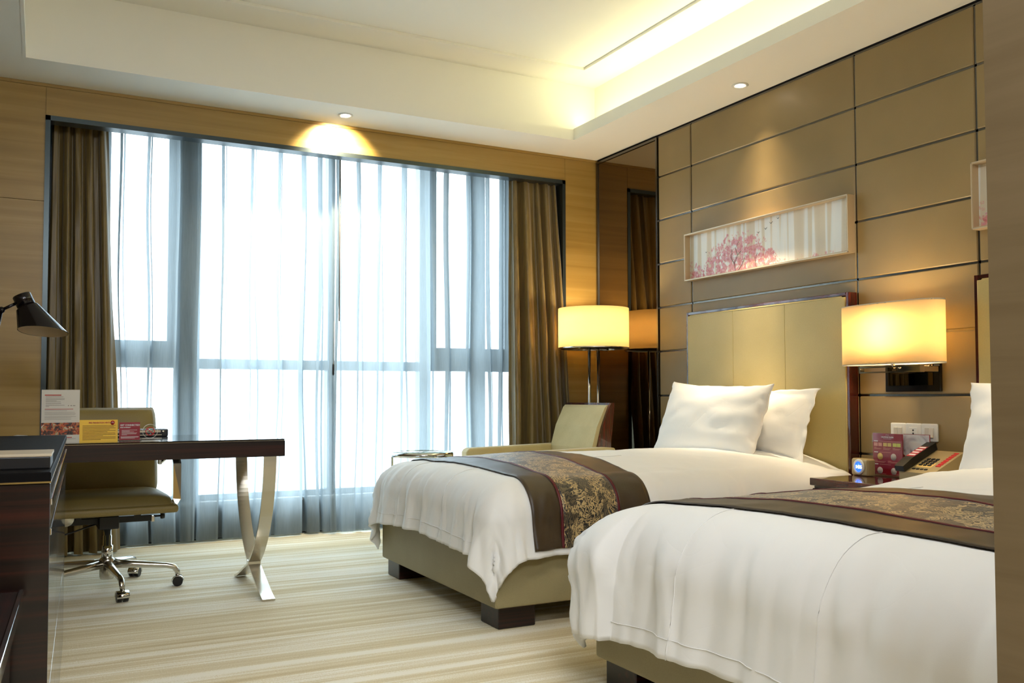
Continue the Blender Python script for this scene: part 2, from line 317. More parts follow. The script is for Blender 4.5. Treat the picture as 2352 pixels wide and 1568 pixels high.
# ------------------------------------------------------------------ mesh helpers
class MB:
    def __init__(s): s.bm = bmesh.new()
    def box(s, x0, x1, y0, y1, z0, z1, bev=0.0, seg=1, mi=0):
        b = bmesh.new(); r = bmesh.ops.create_cube(b, size=1.0)
        for v in b.verts: v.co = Vector((x0 + (v.co.x + .5) * (x1 - x0), y0 + (v.co.y + .5) * (y1 - y0), z0 + (v.co.z + .5) * (z1 - z0)))
        if bev: bmesh.ops.bevel(b, geom=list(b.edges), offset=bev, segments=seg, affect='EDGES', profile=0.6)
        s._add(b, mi); return s
    def _add(s, b, mi=0, mat=None):
        mp = {}
        for v in b.verts: mp[v.index if False else v] = s.bm.verts.new(mat @ v.co if mat else v.co)
        for f in b.faces:
            try:
                nf = s.bm.faces.new([mp[v] for v in f.verts]); nf.material_index = mi; nf.smooth = f.smooth
            except ValueError: pass
        b.free()
    def grid(s, rows, closed_u=False, closed_v=False, mi=0):
        vs = [[s.bm.verts.new(p) for p in r] for r in rows]
        n = len(vs); m = len(vs[0])
        for i in range(n if closed_u else n - 1):
            for j in range(m if closed_v else m - 1):
                a, b_, c, d = vs[i][j], vs[i][(j + 1) % m], vs[(i + 1) % n][(j + 1) % m], vs[(i + 1) % n][j]
                try: f = s.bm.faces.new((a, b_, c, d)); f.smooth = True; f.material_index = mi
                except ValueError: pass
        return vs
    def lathe(s, prof, c=(0, 0, 0), seg=32, axis='z', sx=1.0, sy=1.0):
        rows = []
        for k in range(seg):
            a = 2 * PI * k / seg; ca, sa = math.cos(a) * sx, math.sin(a) * sy
            row = []
            for r, h in prof:
                p = (r * ca, r * sa, h) if axis == 'z' else ((h, r * ca, r * sa) if axis == 'x' else (r * ca, h, r * sa))
                row.append(Vector(p) + Vector(c))
            rows.append(row)
        vs = s.grid(rows, closed_u=True)
        for j in (0, -1):
            if prof[j][0] > 1e-5 and prof[0] != prof[-1]:
                try: s.bm.faces.new([vs[k][j] for k in range(seg)])
                except ValueError: pass
        return s
    def tube(s, pts, r, seg=10, flat=None, caps=True, up_=(0, 0, 1)):
        pts = [Vector(p) for p in pts]; rows = []
        for i, p in enumerate(pts):
            d = (pts[min(i + 1, len(pts) - 1)] - pts[max(i - 1, 0)]).normalized()
            u0 = Vector(up_)
            if abs(d.dot(u0)) > 0.98: u0 = Vector((1, 0, 0))
            a = d.cross(u0).normalized(); b = a.cross(d).normalized()
            rr = r[i] if isinstance(r, (list, tuple)) else r
            if flat: rows.append([p + a * (sa * flat[0] / 2) + b * (sb * flat[1] / 2) for sa, sb in ((-1, -1), (1, -1), (1, 1), (-1, 1))])
            else: rows.append([p + (a * math.cos(2 * PI * k / seg) + b * math.sin(2 * PI * k / seg)) * rr for k in range(seg)])
        vs = s.grid(rows, closed_v=True)
        if flat:
            for f in s.bm.faces: f.smooth = False
        if caps:
            for e in (0, -1):
                try: s.bm.faces.new(vs[e])
                except ValueError: pass
        return s
    def prism(s, poly, a0, a1, plane='xz'):
        def P(u, v, w): return {'xz': (u, w, v), 'yz': (w, u, v), 'xy': (u, v, w)}[plane]
        A = [s.bm.verts.new(P(u, v, a0)) for u, v in poly]; B = [s.bm.verts.new(P(u, v, a1)) for u, v in poly]
        n = len(poly)
        s.bm.faces.new(A); s.bm.faces.new(B[::-1])
        for i in range(n): s.bm.faces.new((A[i], B[i], B[(i + 1) % n], A[(i + 1) % n]))
        return s
    def build(s, name, mat, parent=None, loc=None, rot=None, smooth=False, solid=0.0, subsurf=0, auto=None):
        bmesh.ops.recalc_face_normals(s.bm, faces=list(s.bm.faces))
        me = bpy.data.meshes.new(name); s.bm.to_mesh(me); s.bm.free()
        for m in (mat if isinstance(mat, (list, tuple)) else [mat]): me.materials.append(MT[m] if isinstance(m, str) else m)
        if smooth:
            for p in me.polygons: p.use_smooth = True
        o = bpy.data.objects.new(name, me); COL.objects.link(o)
        if parent is not None: o.parent = parent
        if loc: o.location = loc
        if rot: o.rotation_euler = rot
        if solid:
            md = o.modifiers.new('thickness', 'SOLIDIFY'); md.thickness = solid; md.offset = 0
        if subsurf:
            md = o.modifiers.new('smooth', 'SUBSURF'); md.levels = subsurf; md.render_levels = subsurf
        return o

def tag(o, label, cat, group=None):
    o['label'] = label; o['category'] = cat
    if group: o['group'] = group
    return o
def thing(name, label, cat, loc=(0, 0, 0), rotz=0.0, group=None):
    o = bpy.data.objects.new(name, None); COL.objects.link(o); o.location = loc; o.rotation_euler = (0, 0, rotz)
    o.empty_display_size = 0.1
    return tag(o, label, cat, group)
def struct(o): o['kind'] = 'structure'; return o
def bx(name, mat, parent, *a, bev=0.0, seg=1, **kw): return MB().box(*a, bev=bev, seg=seg).build(name, mat, parent, **kw)

def text(body, size, mat, parent, loc, rot, name='lettering', align='LEFT', depth=0.0004, bold=0.0):
    cu = bpy.data.curves.new(name, 'FONT'); cu.body = body; cu.size = size; cu.align_x = align; cu.extrude = depth; cu.resolution_u = 3; cu.offset = bold
    t = bpy.data.objects.new(name, cu); COL.objects.link(t)
    dg = bpy.context.evaluated_depsgraph_get(); me = bpy.data.meshes.new_from_object(t.evaluated_get(dg))
    bpy.data.objects.remove(t); bpy.data.curves.remove(cu)
    me.materials.clear(); me.materials.append(MT[mat])
    o = bpy.data.objects.new(name, me); COL.objects.link(o); o.parent = parent; o.location = loc; o.rotation_euler = rot
    return o
def copy_tree(o, parent=None):
    c = o.copy(); COL.objects.link(c)
    if parent is not None: c.parent = parent
    for ch in list(o.children): copy_tree(ch, c)
    return c

# ------------------------------------------------------------------ room shell
ZC, ZF, ZU = 2.730, 2.547, 3.130          # lower ceiling, window opening head, raised ceiling
XL, XR, YB, YN = -4.30, 0.0, 0.0, -8.2    # left wall, headboard wall, window wall, wall behind camera
OX0, OX1 = -3.738, -0.282                 # window opening
struct(MB().box(XL - .1, XR + .15, YN - .1, 0.72, -0.1, 0.0).build('floor', 'carpet'))
struct(MB().box(XL - .12, XL, YN, 0.0, 0, 3.3).build('wall_left', 'wallwood_y'))
struct(MB().box(XL - .12, XR + .2, YN - .12, YN, 0, 3.3).build('wall_behind', 'wallwood'))
struct(MB().box(-2.60, -2.48, YN, -4.985, 0, ZC).box(-2.48, XR + .2, -5.105, -4.985, 0, ZC).build('wall_entrance', 'wallwood_y'))
# window wall, split into its veneer panels either side and above the opening
wb_ = struct(MB().box(XL - .12, OX0, 0.012, 0.62, 0, 3.3).box(OX1, XR + .2, 0.012, 0.62, 0, 3.3).box(OX0, OX1, 0.012, 0.07, ZF, 3.3).build('wall_back', 'wallwood'))
for a, b, c, d in ((XL, OX0, 0, 2.05), (XL, OX0, 2.053, ZC - .02), (OX1, -0.012, 0, ZC - .02), (OX0 + .002, -2.04, ZF, ZC - .02), (-2.037, OX1 - .002, ZF, ZC - .02)):
    bx('panel', 'wallwood', wb_, a, b, 0.0, 0.012, c, d)
tr = struct(MB().box(XL, XR, -0.004, 0.006, ZC - .019, ZC - .001).build('trim_1', 'wallwood'))
# metal lining of the opening
tr = MB(); tr.box(OX0, OX0 + .026, -0.006, 0.12, 0, ZF).box(OX1 - .026, OX1, -0.006, 0.12, 0, ZF).box(OX0, OX1, -0.006, 0.09, ZF - .028, ZF)
struct(tr.build('trim_2', 'darkmetal'))
# pocket for the curtains and the window wall
po_ = MB(); po_.box(OX0, OX1, 0.07, 0.62, 2.80, 2.86).box(OX0 - .02, OX0, .07, .62, 0, 2.8).box(OX1, OX1 + .02, .07, .62, 0, 2.8)
struct(po_.build('trim_3', 'winside'))
struct(MB().box(OX0, OX1, 0.47, 0.62, 0, 0.225).build('wall_apron', 'lowwall'))
bb = MB().box(OX0, OX1, 0.455, 0.47, 0, 0.07, 0.003); struct(bb.build('baseboard_window', 'backing'))
struct(MB().box(OX0, OX1, 0.44, 0.62, 0.225, 0.25, 0.004).build('trim_4', 'winside'))
win = MB()
win.box(OX0, OX1, .50, .57, 0.25, 0.29).box(OX0, OX1, .50, .57, 2.72, 2.80).box(OX0, OX0 + .33, .50, .57, .25, 2.8).box(OX1 - .16, OX1, .50, .57, .25, 2.8)
win = struct(win.build('window_1', 'winframe'))
for x0, x1 in ((-2.962, -2.808), (-1.945, -1.895), (-1.250, -1.165)):
    bx('mullion', 'winframe', win, x0, x1, .485, .585, .29, 2.72, bev=.004)
for x0, x1, z0, z1 in ((-3.41, -2.962, 1.126, 1.262), (-2.808, -1.945, 1.122, 1.190), (-1.895, -1.25, 1.122, 1.190), (-1.165, -.44, 1.126, 1.266)):
    bx('transom', 'winframe', win, x0, x1, .495, .575, z0, z1, bev=.004)
for x0, x1 in ((-3.41, -2.962), (-1.165, -.44)):      # opening sashes
    s_ = MB().box(x0, x0 + .05, .49, .57, 1.262, 2.72).box(x1 - (.05 if x0 < -2 else .10), x1, .49, .57, 1.262, 2.72).box(x0, x1, .49, .57, 2.66, 2.72).box(x0, x1, .49, .57, 1.262, 1.30)
    sa = s_.build('sash', 'winframe', win)
    bx('sash_handle', 'darkmetal', sa, (x0 + x1) / 2 - .06, (x0 + x1) / 2 + .06, .46, .49, 1.275, 1.292, bev=.003)
bx('mullion', 'winframe', win, -.83, -.71, .485, .585, .29, 2.72, bev=.004)
for x0, x1 in ((-3.41, -2.962), (-2.808, -1.945), (-1.895, -1.25), (-1.165, -.83), (-.71, -.44)):
    bx('pane', 'pane', win, x0, x1, .535, .541, .29, 1.122); bx('pane', 'pane', win, x0, x1, .535, .541, 1.19, 2.72)

# ceiling: lower ring, cove lip, raised tray
TX0, TX1, TY0, TY1 = -3.844, -0.445, -4.75, -0.396
c = MB()
c.box(XL, XR, TY1, 0.012, ZC, ZC + .07).box(XL, XR, YN, TY0, ZC, ZC + .07).box(XL, TX0, TY0, TY1, ZC, ZC + .07).box(TX1, XR, TY0, TY1, ZC, ZC + .07)
c.box(XL, XR, TY1 + .016, 0.1, ZC + .07, 3.3).box(XL, XR, TY0 - .4, TY0 - .016, ZC + .07, 3.3).box(XL, TX0 - .016, TY0, TY1 + .02, ZC + .07, 3.3).box(-0.262, XR, TY0, TY1 + .02, ZC + .07, 3.3)
# raised ceiling: outer band a little lower than the middle
GX0, GX1, GY0, GY1 = -3.75, -0.522, -4.45, -0.655
c.box(XL, XR, GY1, TY1 + .05, ZU, 3.3).box(XL, XR, TY0 - .05, GY0, ZU, 3.3).box(XL, GX0, GY0, GY1, ZU, 3.3).box(GX1, XR, GY0, GY1, ZU, 3.3).box(GX0, GX1, GY0, GY1, ZU + .018, 3.3)
struct(c.build('ceiling', 'ceil'))
struct(MB().box(XL - .1, XR + .2, YN, .7, 3.3, 3.4).build('ceiling_slab', 'ceil'))
# moulding along the lip (left, back and right)
lp = MB(); lp.box(TX0 + .008, TX1 + .008, TY1 - .008, TY1 + .008, ZC - .002, ZC + .072).box(TX0 - .008, TX0 + .008, TY0, TY1 + .008, ZC - .002, ZC + .072).box(TX1 - .008, TX1 + .008, TY0, TY1 - .008, ZC - .002, ZC + .078)
struct(lp.build('trim_5', 'ceil'))

# headboard wall: leather panels with metal joints, each panel its own piece
wr = struct(MB().box(0.016, 0.16, YN, 0.012, 0, 3.3).build('wall_right', 'backing'))
zs = [0.04] + [0.9382 + (i - 3) * 0.29955 for i in range(1, 9)] + [2.716]
ys = [-0.7687, -1.1201, -2.4587, -3.1459, -4.80, -4.985]
g = 0.0055
for i in range(len(ys) - 1):
    for k in range(len(zs) - 1):
        y1, y0 = ys[i] - (g if i else 0.004), ys[i + 1] + g; z0, z1 = zs[k] + g, zs[k + 1] - g
        bx('panel', 'taupe', wr, 0.0, 0.016, y0, y1, z0, z1, bev=.004)
for k in range(1, len(zs)): bx('joint_strip', 'joint', wr, 0.007, 0.017, -4.985, -0.766, zs[k] - g, zs[k] + g)
for y in ys[1:-1]: bx('joint_strip', 'joint', wr, 0.007, 0.017, y - g, y + g, 0.04, 2.716)
struct(MB().box(-.008, .016, -4.985, 0, 0, 0.04).build('baseboard_right', 'backing'))
# tall bronze mirror in its thin frame
mf = thing('wall_mirror', 'tall bronze-tinted mirror in the corner between window wall and leather panels', 'mirror', (0, 0, 0))
bx('mirror_glass', 'mirror', mf, -0.002, 0.014, -0.752, -0.022, 0.042, 2.70)
m_ = MB().box(-.010, .016, -.767, -.752, .042, 2.714).box(-.010, .016, -.022, -.004, .042, 2.714).box(-.010, .016, -.752, -.022, 2.698, 2.714)
m_.build('mirror_frame', 'joint', mf)

# downlights
def downlight(x, y, lab):
    t = thing('ceiling_downlight', lab, 'downlight', (x, y, ZC), 0, 'recessed ceiling downlights')
    MB().lathe([(0.030, .001), (0.046, .001), (0.048, -.003), (0.040, -.007), (0.030, -.004), (0.030, .001)], seg=32).build('trim_ring', 'whiteplastic', t, smooth=True)
    MB().lathe([(0.0, -.0015), (0.029, -.0015), (0.029, .0005), (0, .0005)], seg=24).build('lens', 'bulbglow', t)
downlight(-.182, -1.80, 'round recessed downlight above the bed nearer the window')
downlight(-2.04, -.216, 'round recessed downlight in front of the window head, with bright glow below')

# ------------------------------------------------------------------ curtains
def fold_cloth(x0, x1, y0, y1, z0, z1, nf, amp, ov, seed, nz=26, per=14, y_bot=None, xb0=None, xb1=None, irregular=0.5, waist=None):
    mb = MB(); rows = []; rnd = random.Random(seed); N = nf * per
    widths = [1 + irregular * rnd.uniform(-1, 1) for _ in range(nf)]; tot = sum(widths); cum = [0]
    for v in widths: cum.append(cum[-1] + v / tot)
    amps = [0.55 + 0.75 * rnd.random() for _ in range(nf + 1)]
    dr = [rnd.uniform(-1, 1) for _ in range(nf + 2)]
    for iz in range(nz + 1):
        q = iz / nz; z = z1 + (z0 - z1) * q; row = []
        a0 = x0 + ((xb0 if xb0 is not None else x0) - x0) * q; a1 = x1 + ((xb1 if xb1 is not None else x1) - x1) * q
        yc = y0 + (y1 - y0) * q
        if waist:
            k = math.sin(PI * min(1, q * 1.15)) * waist; a0 += 0; a1 += k
        for i in range(N + 1):
            f = i / per; k = min(int(f), nf - 1); fr = f - k; t = cum[k] + (cum[k + 1] - cum[k]) * fr
            am = amps[k] * (1 - fr) + amps[k + 1] * fr
            ph = 2 * PI * f
            gr = 0.35 + 0.65 * min(1, q * 2.2)
            wob = noise.noise(Vector((f * 1.3, q * 3.0, seed))) * 0.55
            drift = (dr[k] * (1 - fr) + dr[k + 1] * fr) * 0.022 * q
            x = a0 + (a1 - a0) * t + ov * gr * math.sin(2 * ph + wob * 2) + drift + 0.006 * wob
            y = yc + amp * gr * am * (math.cos(ph + wob) + 0.25 * math.cos(2 * ph + dr[k] * 3)) + 0.012 * noise.noise(Vector((f * 3, q * 7, seed + 5)))
            row.append((x, y, z + (0.004 * math.sin(ph) if iz == nz else 0)))
        rows.append(row)
    mb.grid(rows); return mb
def sheer_cloth(x0, x1, y0, y1, z0, z1, nf, depth, seed, nz=44):
    """flat runs between narrow pinch pleats that open out and wander towards the hem"""
    mb = MB(); rows = []; rnd = random.Random(seed)
    wd = [1 + .45 * rnd.uniform(-1, 1) for _ in range(nf)]; tot = sum(wd); cum = [0]
    for v in wd: cum.append(cum[-1] + v / tot)
    dp = [depth * rnd.uniform(.7, 1.35) for _ in range(nf)]; op = [rnd.uniform(.26, .66) for _ in range(nf)]; dr = [rnd.uniform(-1, 1) for _ in range(nf + 1)]
    F = [.5 * i / 5 for i in range(5)]
    for iz in range(nz + 1):
        q = iz / nz; z = z1 + (z0 - z1) * q; row = []; yc = y0 + (y1 - y0) * q
        for k in range(nf):
            w_ = .20 + (op[k] - .20) * min(1, max(0, q - .04) * 1.25) ** 1.3
            c_ = .5 + .16 * dr[k] * q + .06 * noise.noise(Vector((k * 3.7, q * 2.2, seed)))
            frs = [i / 4 * (c_ - w_ / 2) for i in range(4)] + [c_ - w_ / 2 + w_ * i / 16 for i in range(17)] + [c_ + w_ / 2 + (1 - c_ - w_ / 2) * i / 4 for i in range(1, 4)]
            for fr in frs:
                u = min(1, max(0, (fr - c_) / w_ + .5)); b = .5 - .5 * math.cos(2 * PI * u)
                t_ = cum[k] + (cum[k + 1] - cum[k]) * fr
                f = k + fr
                ruf = .010 * q * noise.noise(Vector((f * 4, q * 5, seed + 4)))
                x = x0 + (x1 - x0) * t_ + .011 * math.sin(4 * PI * u) * (1 - .3 * q) * (0 < u < 1) + (.012 + .03 * q) * noise.noise(Vector((f * .9, q * 2.4, seed + 8)))
                row.append((x, yc + dp[k] * b * (1 - .15 * q) + .012 * math.sin(f * 2.1 + seed) * q + ruf, z))
        row.append((x1, yc, z)); rows.append(row)
    mb.grid(rows); return mb
t = thing('curtain', 'long bronze satin curtain hanging beside the desk at the left window edge', 'curtain', (0, 0, 0), 0, 'bronze window curtains')
fold_cloth(-3.70, -3.40, .23, .20, .012, 2.74, 5, .055, .012, 3, xb0=-3.72, xb1=-3.29, irregular=.6).build('curtain_cloth', 'curtain', t, smooth=True)
bx('heading_tape', 'curtain', t, -3.70, -3.40, .215, .245, 2.72, 2.78)
t = thing('curtain', 'long bronze satin curtain hanging behind the armchair at the right window edge', 'curtain', (0, 0, 0), 0, 'bronze window curtains')
fold_cloth(-.69, -.318, .105, -.135, .012, 2.74, 5, .052, .012, 8, xb0=-.80, xb1=-.262, irregular=.65).build('curtain_cloth', 'curtain', t, smooth=True)
bx('heading_tape', 'curtain', t, -.69, -.318, .09, .12, 2.72, 2.78)
t = thing('sheer_curtain', 'white sheer curtain over the window half behind the desk', 'curtain', (0, 0, 0), 0, 'sheer window curtains')
sheer_cloth(-3.50, -1.955, .355, .34, .015, 2.76, 10, .080, 21).build('curtain_cloth', 'sheer', t, smooth=True)
bx('heading_tape', 'sheer', t, -3.5, -1.995, .345, .365, 2.74, 2.783)
t2 = thing('sheer_curtain', 'white sheer curtain over the window half beside the glass side table', 'curtain', (0, 0, 0), 0, 'sheer window curtains')
sheer_cloth(-1.985, -.50, .30, .285, .015, 2.76, 10, .080, 34).build('curtain_cloth', 'sheer', t2, smooth=True)
bx('heading_tape', 'sheer', t2, -1.95, -.5, .29, .31, 2.74, 2.783)
t = thing('curtain_wand', 'thin curtain wand hanging where the two sheer curtains meet', 'curtain wand', (-1.935, .245, 0))
MB().tube([(0, 0, 2.72), (0, 0, 1.45)], .005, 8).build('rod', 'inkgrey', t)
MB().tube([(-.035, 0, 1.45), (-.04, 0, 1.2), (-.04, 0, 1.17)], .0015, 6).build('cord', 'inkgrey', t)
MB().lathe([(0.002, 1.17), (.007, 1.15), (.008, 1.09), (.004, 1.08)], (-.04, 0, 0), 12).build('handle', 'blackplastic', t, smooth=True)
rl = MB().box(-3.70, -.31, .28, .375, 2.785, 2.80).box(-3.70, -.31, .085, .22, 2.785, 2.80)
tag(rl.build('curtain_track', 'winside'), 'pale double curtain track up in the window recess', 'curtain track')

# ------------------------------------------------------------------ beds
XF, TOPZ, OV, RB = -2.125, 0.585, 0.385, 0.15
HW = 0.672; PW = 2.0; PUFF = 0.0; HUP = 0.0
def hf_c(run, L, seed, sg):
    # hanging creases: narrow ridges that fan down from the shoulder
    a = 0.5 - abs(noise.noise(Vector((run * 7.5 + L * 1.5, L * 1.0, seed + 50 + sg)))) * 2
    b = 0.5 - abs(noise.noise(Vector((run * 13 - L * 3.0, L * 2.2, seed + 60 + sg)))) * 2
    return 0.020 * max(0, a) ** 2 * 2 + 0.010 * max(0, b) ** 2 * 2
def duvet_point(s, x, seed, off=0.0, L_lim=None):
    """s across the bed (0 = middle), x along it; both measured on the flat cloth. Returns a point of the draped surface."""
    win = HW + .035 - RB; xin = XF - .035 + RB
    a = max(abs(s) - win, 0.0); b = max(xin - x, 0.0); sg = 1 if s > 0 else -1
    # the top: crowned, softly uneven
    cs = min(abs(s), win) / win; cx = max(min((x - xin) / 0.55, 1.0), 0.0)
    crown = 0.055 * (1 - cs ** 2.2) * (0.35 + 0.65 * (1 - (1 - cx) ** 2))
    head = max(0.0, 1 - (-.10 - x) / .5) if x > -.6 else 0
    crown -= 0.035 * head * cs * cs
    if HUP: crown += HUP * max(0, min(1, (x + 1.15) / .5))
    n1 = noise.noise(Vector((s * 3.1, x * 2.7, seed))); n2 = noise.noise(Vector((s * 8, x * 8, seed + 9)))
    # soft ridged creases in two slanting directions
    r1 = 0.5 - abs(noise.noise(Vector((s * 2.2 + x * 3.6, x * 1.1 - s * 2.0, seed + 21)))) * 2
    r2 = 0.5 - abs(noise.noise(Vector((s * 5.0 - x * 2.4, x * 6.5 + s * 1.5, seed + 33)))) * 2
    top = TOPZ + crown + 0.007 * n1 + 0.0025 * n2 + 0.0045 * max(0, r1) ** 2 * 2 + 0.003 * max(0, r2) ** 2 * 2
    px = max(x, xin); py = sg * min(abs(s), win)
    L = (a ** PW + b ** PW) ** (1 / PW)
    if L < 1e-6: return Vector((px, py, top + off))
    hy = math.hypot(a, b); dx, dy = -b / hy, sg * a / hy
    k = L / RB
    if k < PI / 2: h = RB * math.sin(k); d = RB * (1 - math.cos(k)); hang = 0.0
    else: hang = L - RB * PI / 2; h = RB; d = RB + hang
    h += hf_c(run := (s if a < b else x), L, seed, sg) * min(1, L / .25)
    th = math.atan2(a, b)                        # 0 foot .. 90 deg side
    corner = max(0.0, math.sin(2 * th))
    run = (s if a < b else x)                    # folds run along the edge
    hf = min(1.0, L / .30)
    fold = 0.020 * noise.noise(Vector((run * 5.5, 0.4 * L, seed + 3 + sg))) + 0.011 * noise.noise(Vector((run * 16, L * 1.2, seed + 4)))
    flare = 0.03 * min(1.6, (hang / .2) ** 1.3) if hang > 0 else 0
    if PUFF and s > 0: h += PUFF * min(1, L / .25) * max(0, 1 - abs(x - xin + .1) / .7) * (a > 0)
    cf = corner * hf * (-0.030 * math.cos(6 * (th - PI / 4) + .4 * sg) + 0.012 * math.sin(th * 17 + seed)) * (min(1, hang / .14) if hang > 0 else 0)
    h += 0.30 * RB * corner * min(1, k / 1.5) + (fold * 1.3 * hf + cf + flare * (1 - .75 * corner))
    n = Vector((dx * h, dy * h, -d)); z = top - d
    if off:
        kk = min(k, PI / 2)
        return Vector((px + dx * (h + off * math.sin(kk)), py + dy * (h + off * math.sin(kk)), z + off * math.cos(kk)))
    return Vector((px + dx * h, py + dy * h, z))

def edge_samples(lim, inner, n_top, n_side):
    out = [-lim + (lim - inner) * i / n_side for i in range(n_side)]
    out += [-inner + 2 * inner * i / n_top for i in range(n_top + 1)]
    out += [inner + (lim - inner) * i / n_side for i in range(1, n_side + 1)]
    return out

def make_bed(yc, seed, names, hw=0.672, ov=0.385, pw=2.0, puff=0.0, rb=0.15, hup=0.0):
    global HW, OV, PW, PUFF, RB, HUP
    HUP = hup
    HW, OV, PW, PUFF, RB = hw, ov, pw, puff, rb
    bed = thing('bed', names['bed'], 'bed', (0, yc, 0), 0, 'twin beds')
    MB().box(XF, -.085, -HW, HW, .088, .37, .012, 3).build('base', 'base_leather', bed)
    MB().box(XF + .03, -.09, -HW + .02, HW - .02, .37, .555, .05, 4).build('mattress', 'white', bed, smooth=True)
    for x0 in (XF + .025, -.28):
        for y0 in (-HW + .025, HW - .025 - .165):
            bx('leg', 'ebony_x', bed, x0, x0 + .17, y0, y0 + .165, 0, .088, bev=.004)
    win = HW + .035 - RB; xin = XF - .035 + RB
    S = edge_samples(win + OV, win, 90, 34)
    X = [xin - OV + OV * i / 34 for i in range(34)] + [xin + (-.095 - xin) * i / 110 for i in range(111)]
    mb = MB(); mb.grid([[duvet_point(s, x, seed) for s in S] for x in X])
    dv = mb.build('duvet', 'white', None, (0, yc, 0), smooth=True, solid=0.014)
    tag(dv, names['duvet'], 'duvet', 'white duvets')
    # hem seam along the lower edge and centre seam
    mb = MB()
    for xs in (-.22, .30):
        mb.tube([duvet_point(xs, x, seed, .0085) for x in [xin - OV + (OV + .8) * i / 60 for i in range(61)]], .0012, 5)
    hem = OV - .055
    pts = [duvet_point(s, xin - hem, seed, .0085) for s in [(-win) + 2 * win * i / 60 for i in range(61)]]
    mb.tube(pts, .0012, 5)
    mb.build('seam', 'white', dv, smooth=True)
    # runner lying across the bed
    xa, xb = names['run']
    rn = thing('bed_runner', names['runner'], 'bed runner', (0, yc, 0), 0, 'bed runners')
    Sr = edge_samples(win + OV - .03, win, 60, 34)
    def band(n, m, x0, x1, off, nx=8):
        b = MB(); b.grid([[duvet_point(s, x0 + (x1 - x0) * i / nx, seed, off) for s in Sr] for i in range(nx + 1)]); b.build(n, m, rn, smooth=True, solid=.004)
    wq = xb - xa
    band('border_band', 'brown', xa, xa + wq * .245, .014); band('border_band', 'brown', xb - wq * .27, xb, .014)
    band('centre_panel', 'damask', xa + wq * .24, xb - wq * .265, .0135, 12)
    for q in (xa + wq * .243, xb - wq * .268): band('piping', 'red_piping', q - .0055, q + .0055, .0165, 2)
    return bed
make_bed(-1.850, 2.0, dict(bed='twin bed nearer the window, low sage leather base on dark block feet', duvet='white duvet draped over the bed nearer the window, its pointed corner hanging down',
         runner='brown bed runner with red piping across the bed nearer the window, hanging down its side', run=(-1.985, -1.405)))
make_bed(-4.035, 5.3, dict(bed='twin bed in the foreground, sage leather base mostly under its white duvet', duvet='large white duvet draped over the foreground bed, cut off by the wall edge',
         runner='brown bed runner with red piping lying flat across the foreground bed', run=(-1.960, -1.385)), .785, .515, 5.0, .075, .21, .045)

def make_headboard(y0, y1, lab):
    t = thing('headboard', lab, 'headboard', (0, (y0 + y1) / 2, 0), 0, 'framed headboards')
    h = (y1 - y0) / 2; ft = .018
    MB().box(-.064, -.001, -h, -h + ft, 0.05, 1.470, .002).build('frame_side', 'rosewood_z', t)
    MB().box(-.064, -.001, h - ft, h, 0.05, 1.470, .002).build('frame_side', 'rosewood_z', t)
    MB().box(-.064, -.001, -h + ft, h - ft, 1.452, 1.470, .002).build('frame_top', 'rosewood_y', t)
    wi = 2 * (h - ft) / 3
    for k in range(3):
        a = -h + ft + wi * k
        MB().box(-.070, -.012, a + .0002, a + wi - .0002, .06, 1.446, .0035, 2).build('cushion', 'headboard', t, smooth=False)
    q = .006
    MB().tube([(-.066, -h + ft + q, .3), (-.066, -h + ft + q, 1.43), (-.066, -h + ft + q + .02, 1.447), (-.066, h - ft - q - .02, 1.447), (-.066, h - ft - q, 1.43), (-.066, h - ft - q, .3)], .0045, 8, up_=(1, 0, 0)).build('piping', 'headboard', t, smooth=True)
make_headboard(-2.458, -1.142, 'padded straw headboard in a dark frame behind the bed nearer the window')
make_headboard(-4.800, -3.164, 'padded straw headboard at the right edge, mostly hidden by the wall end')

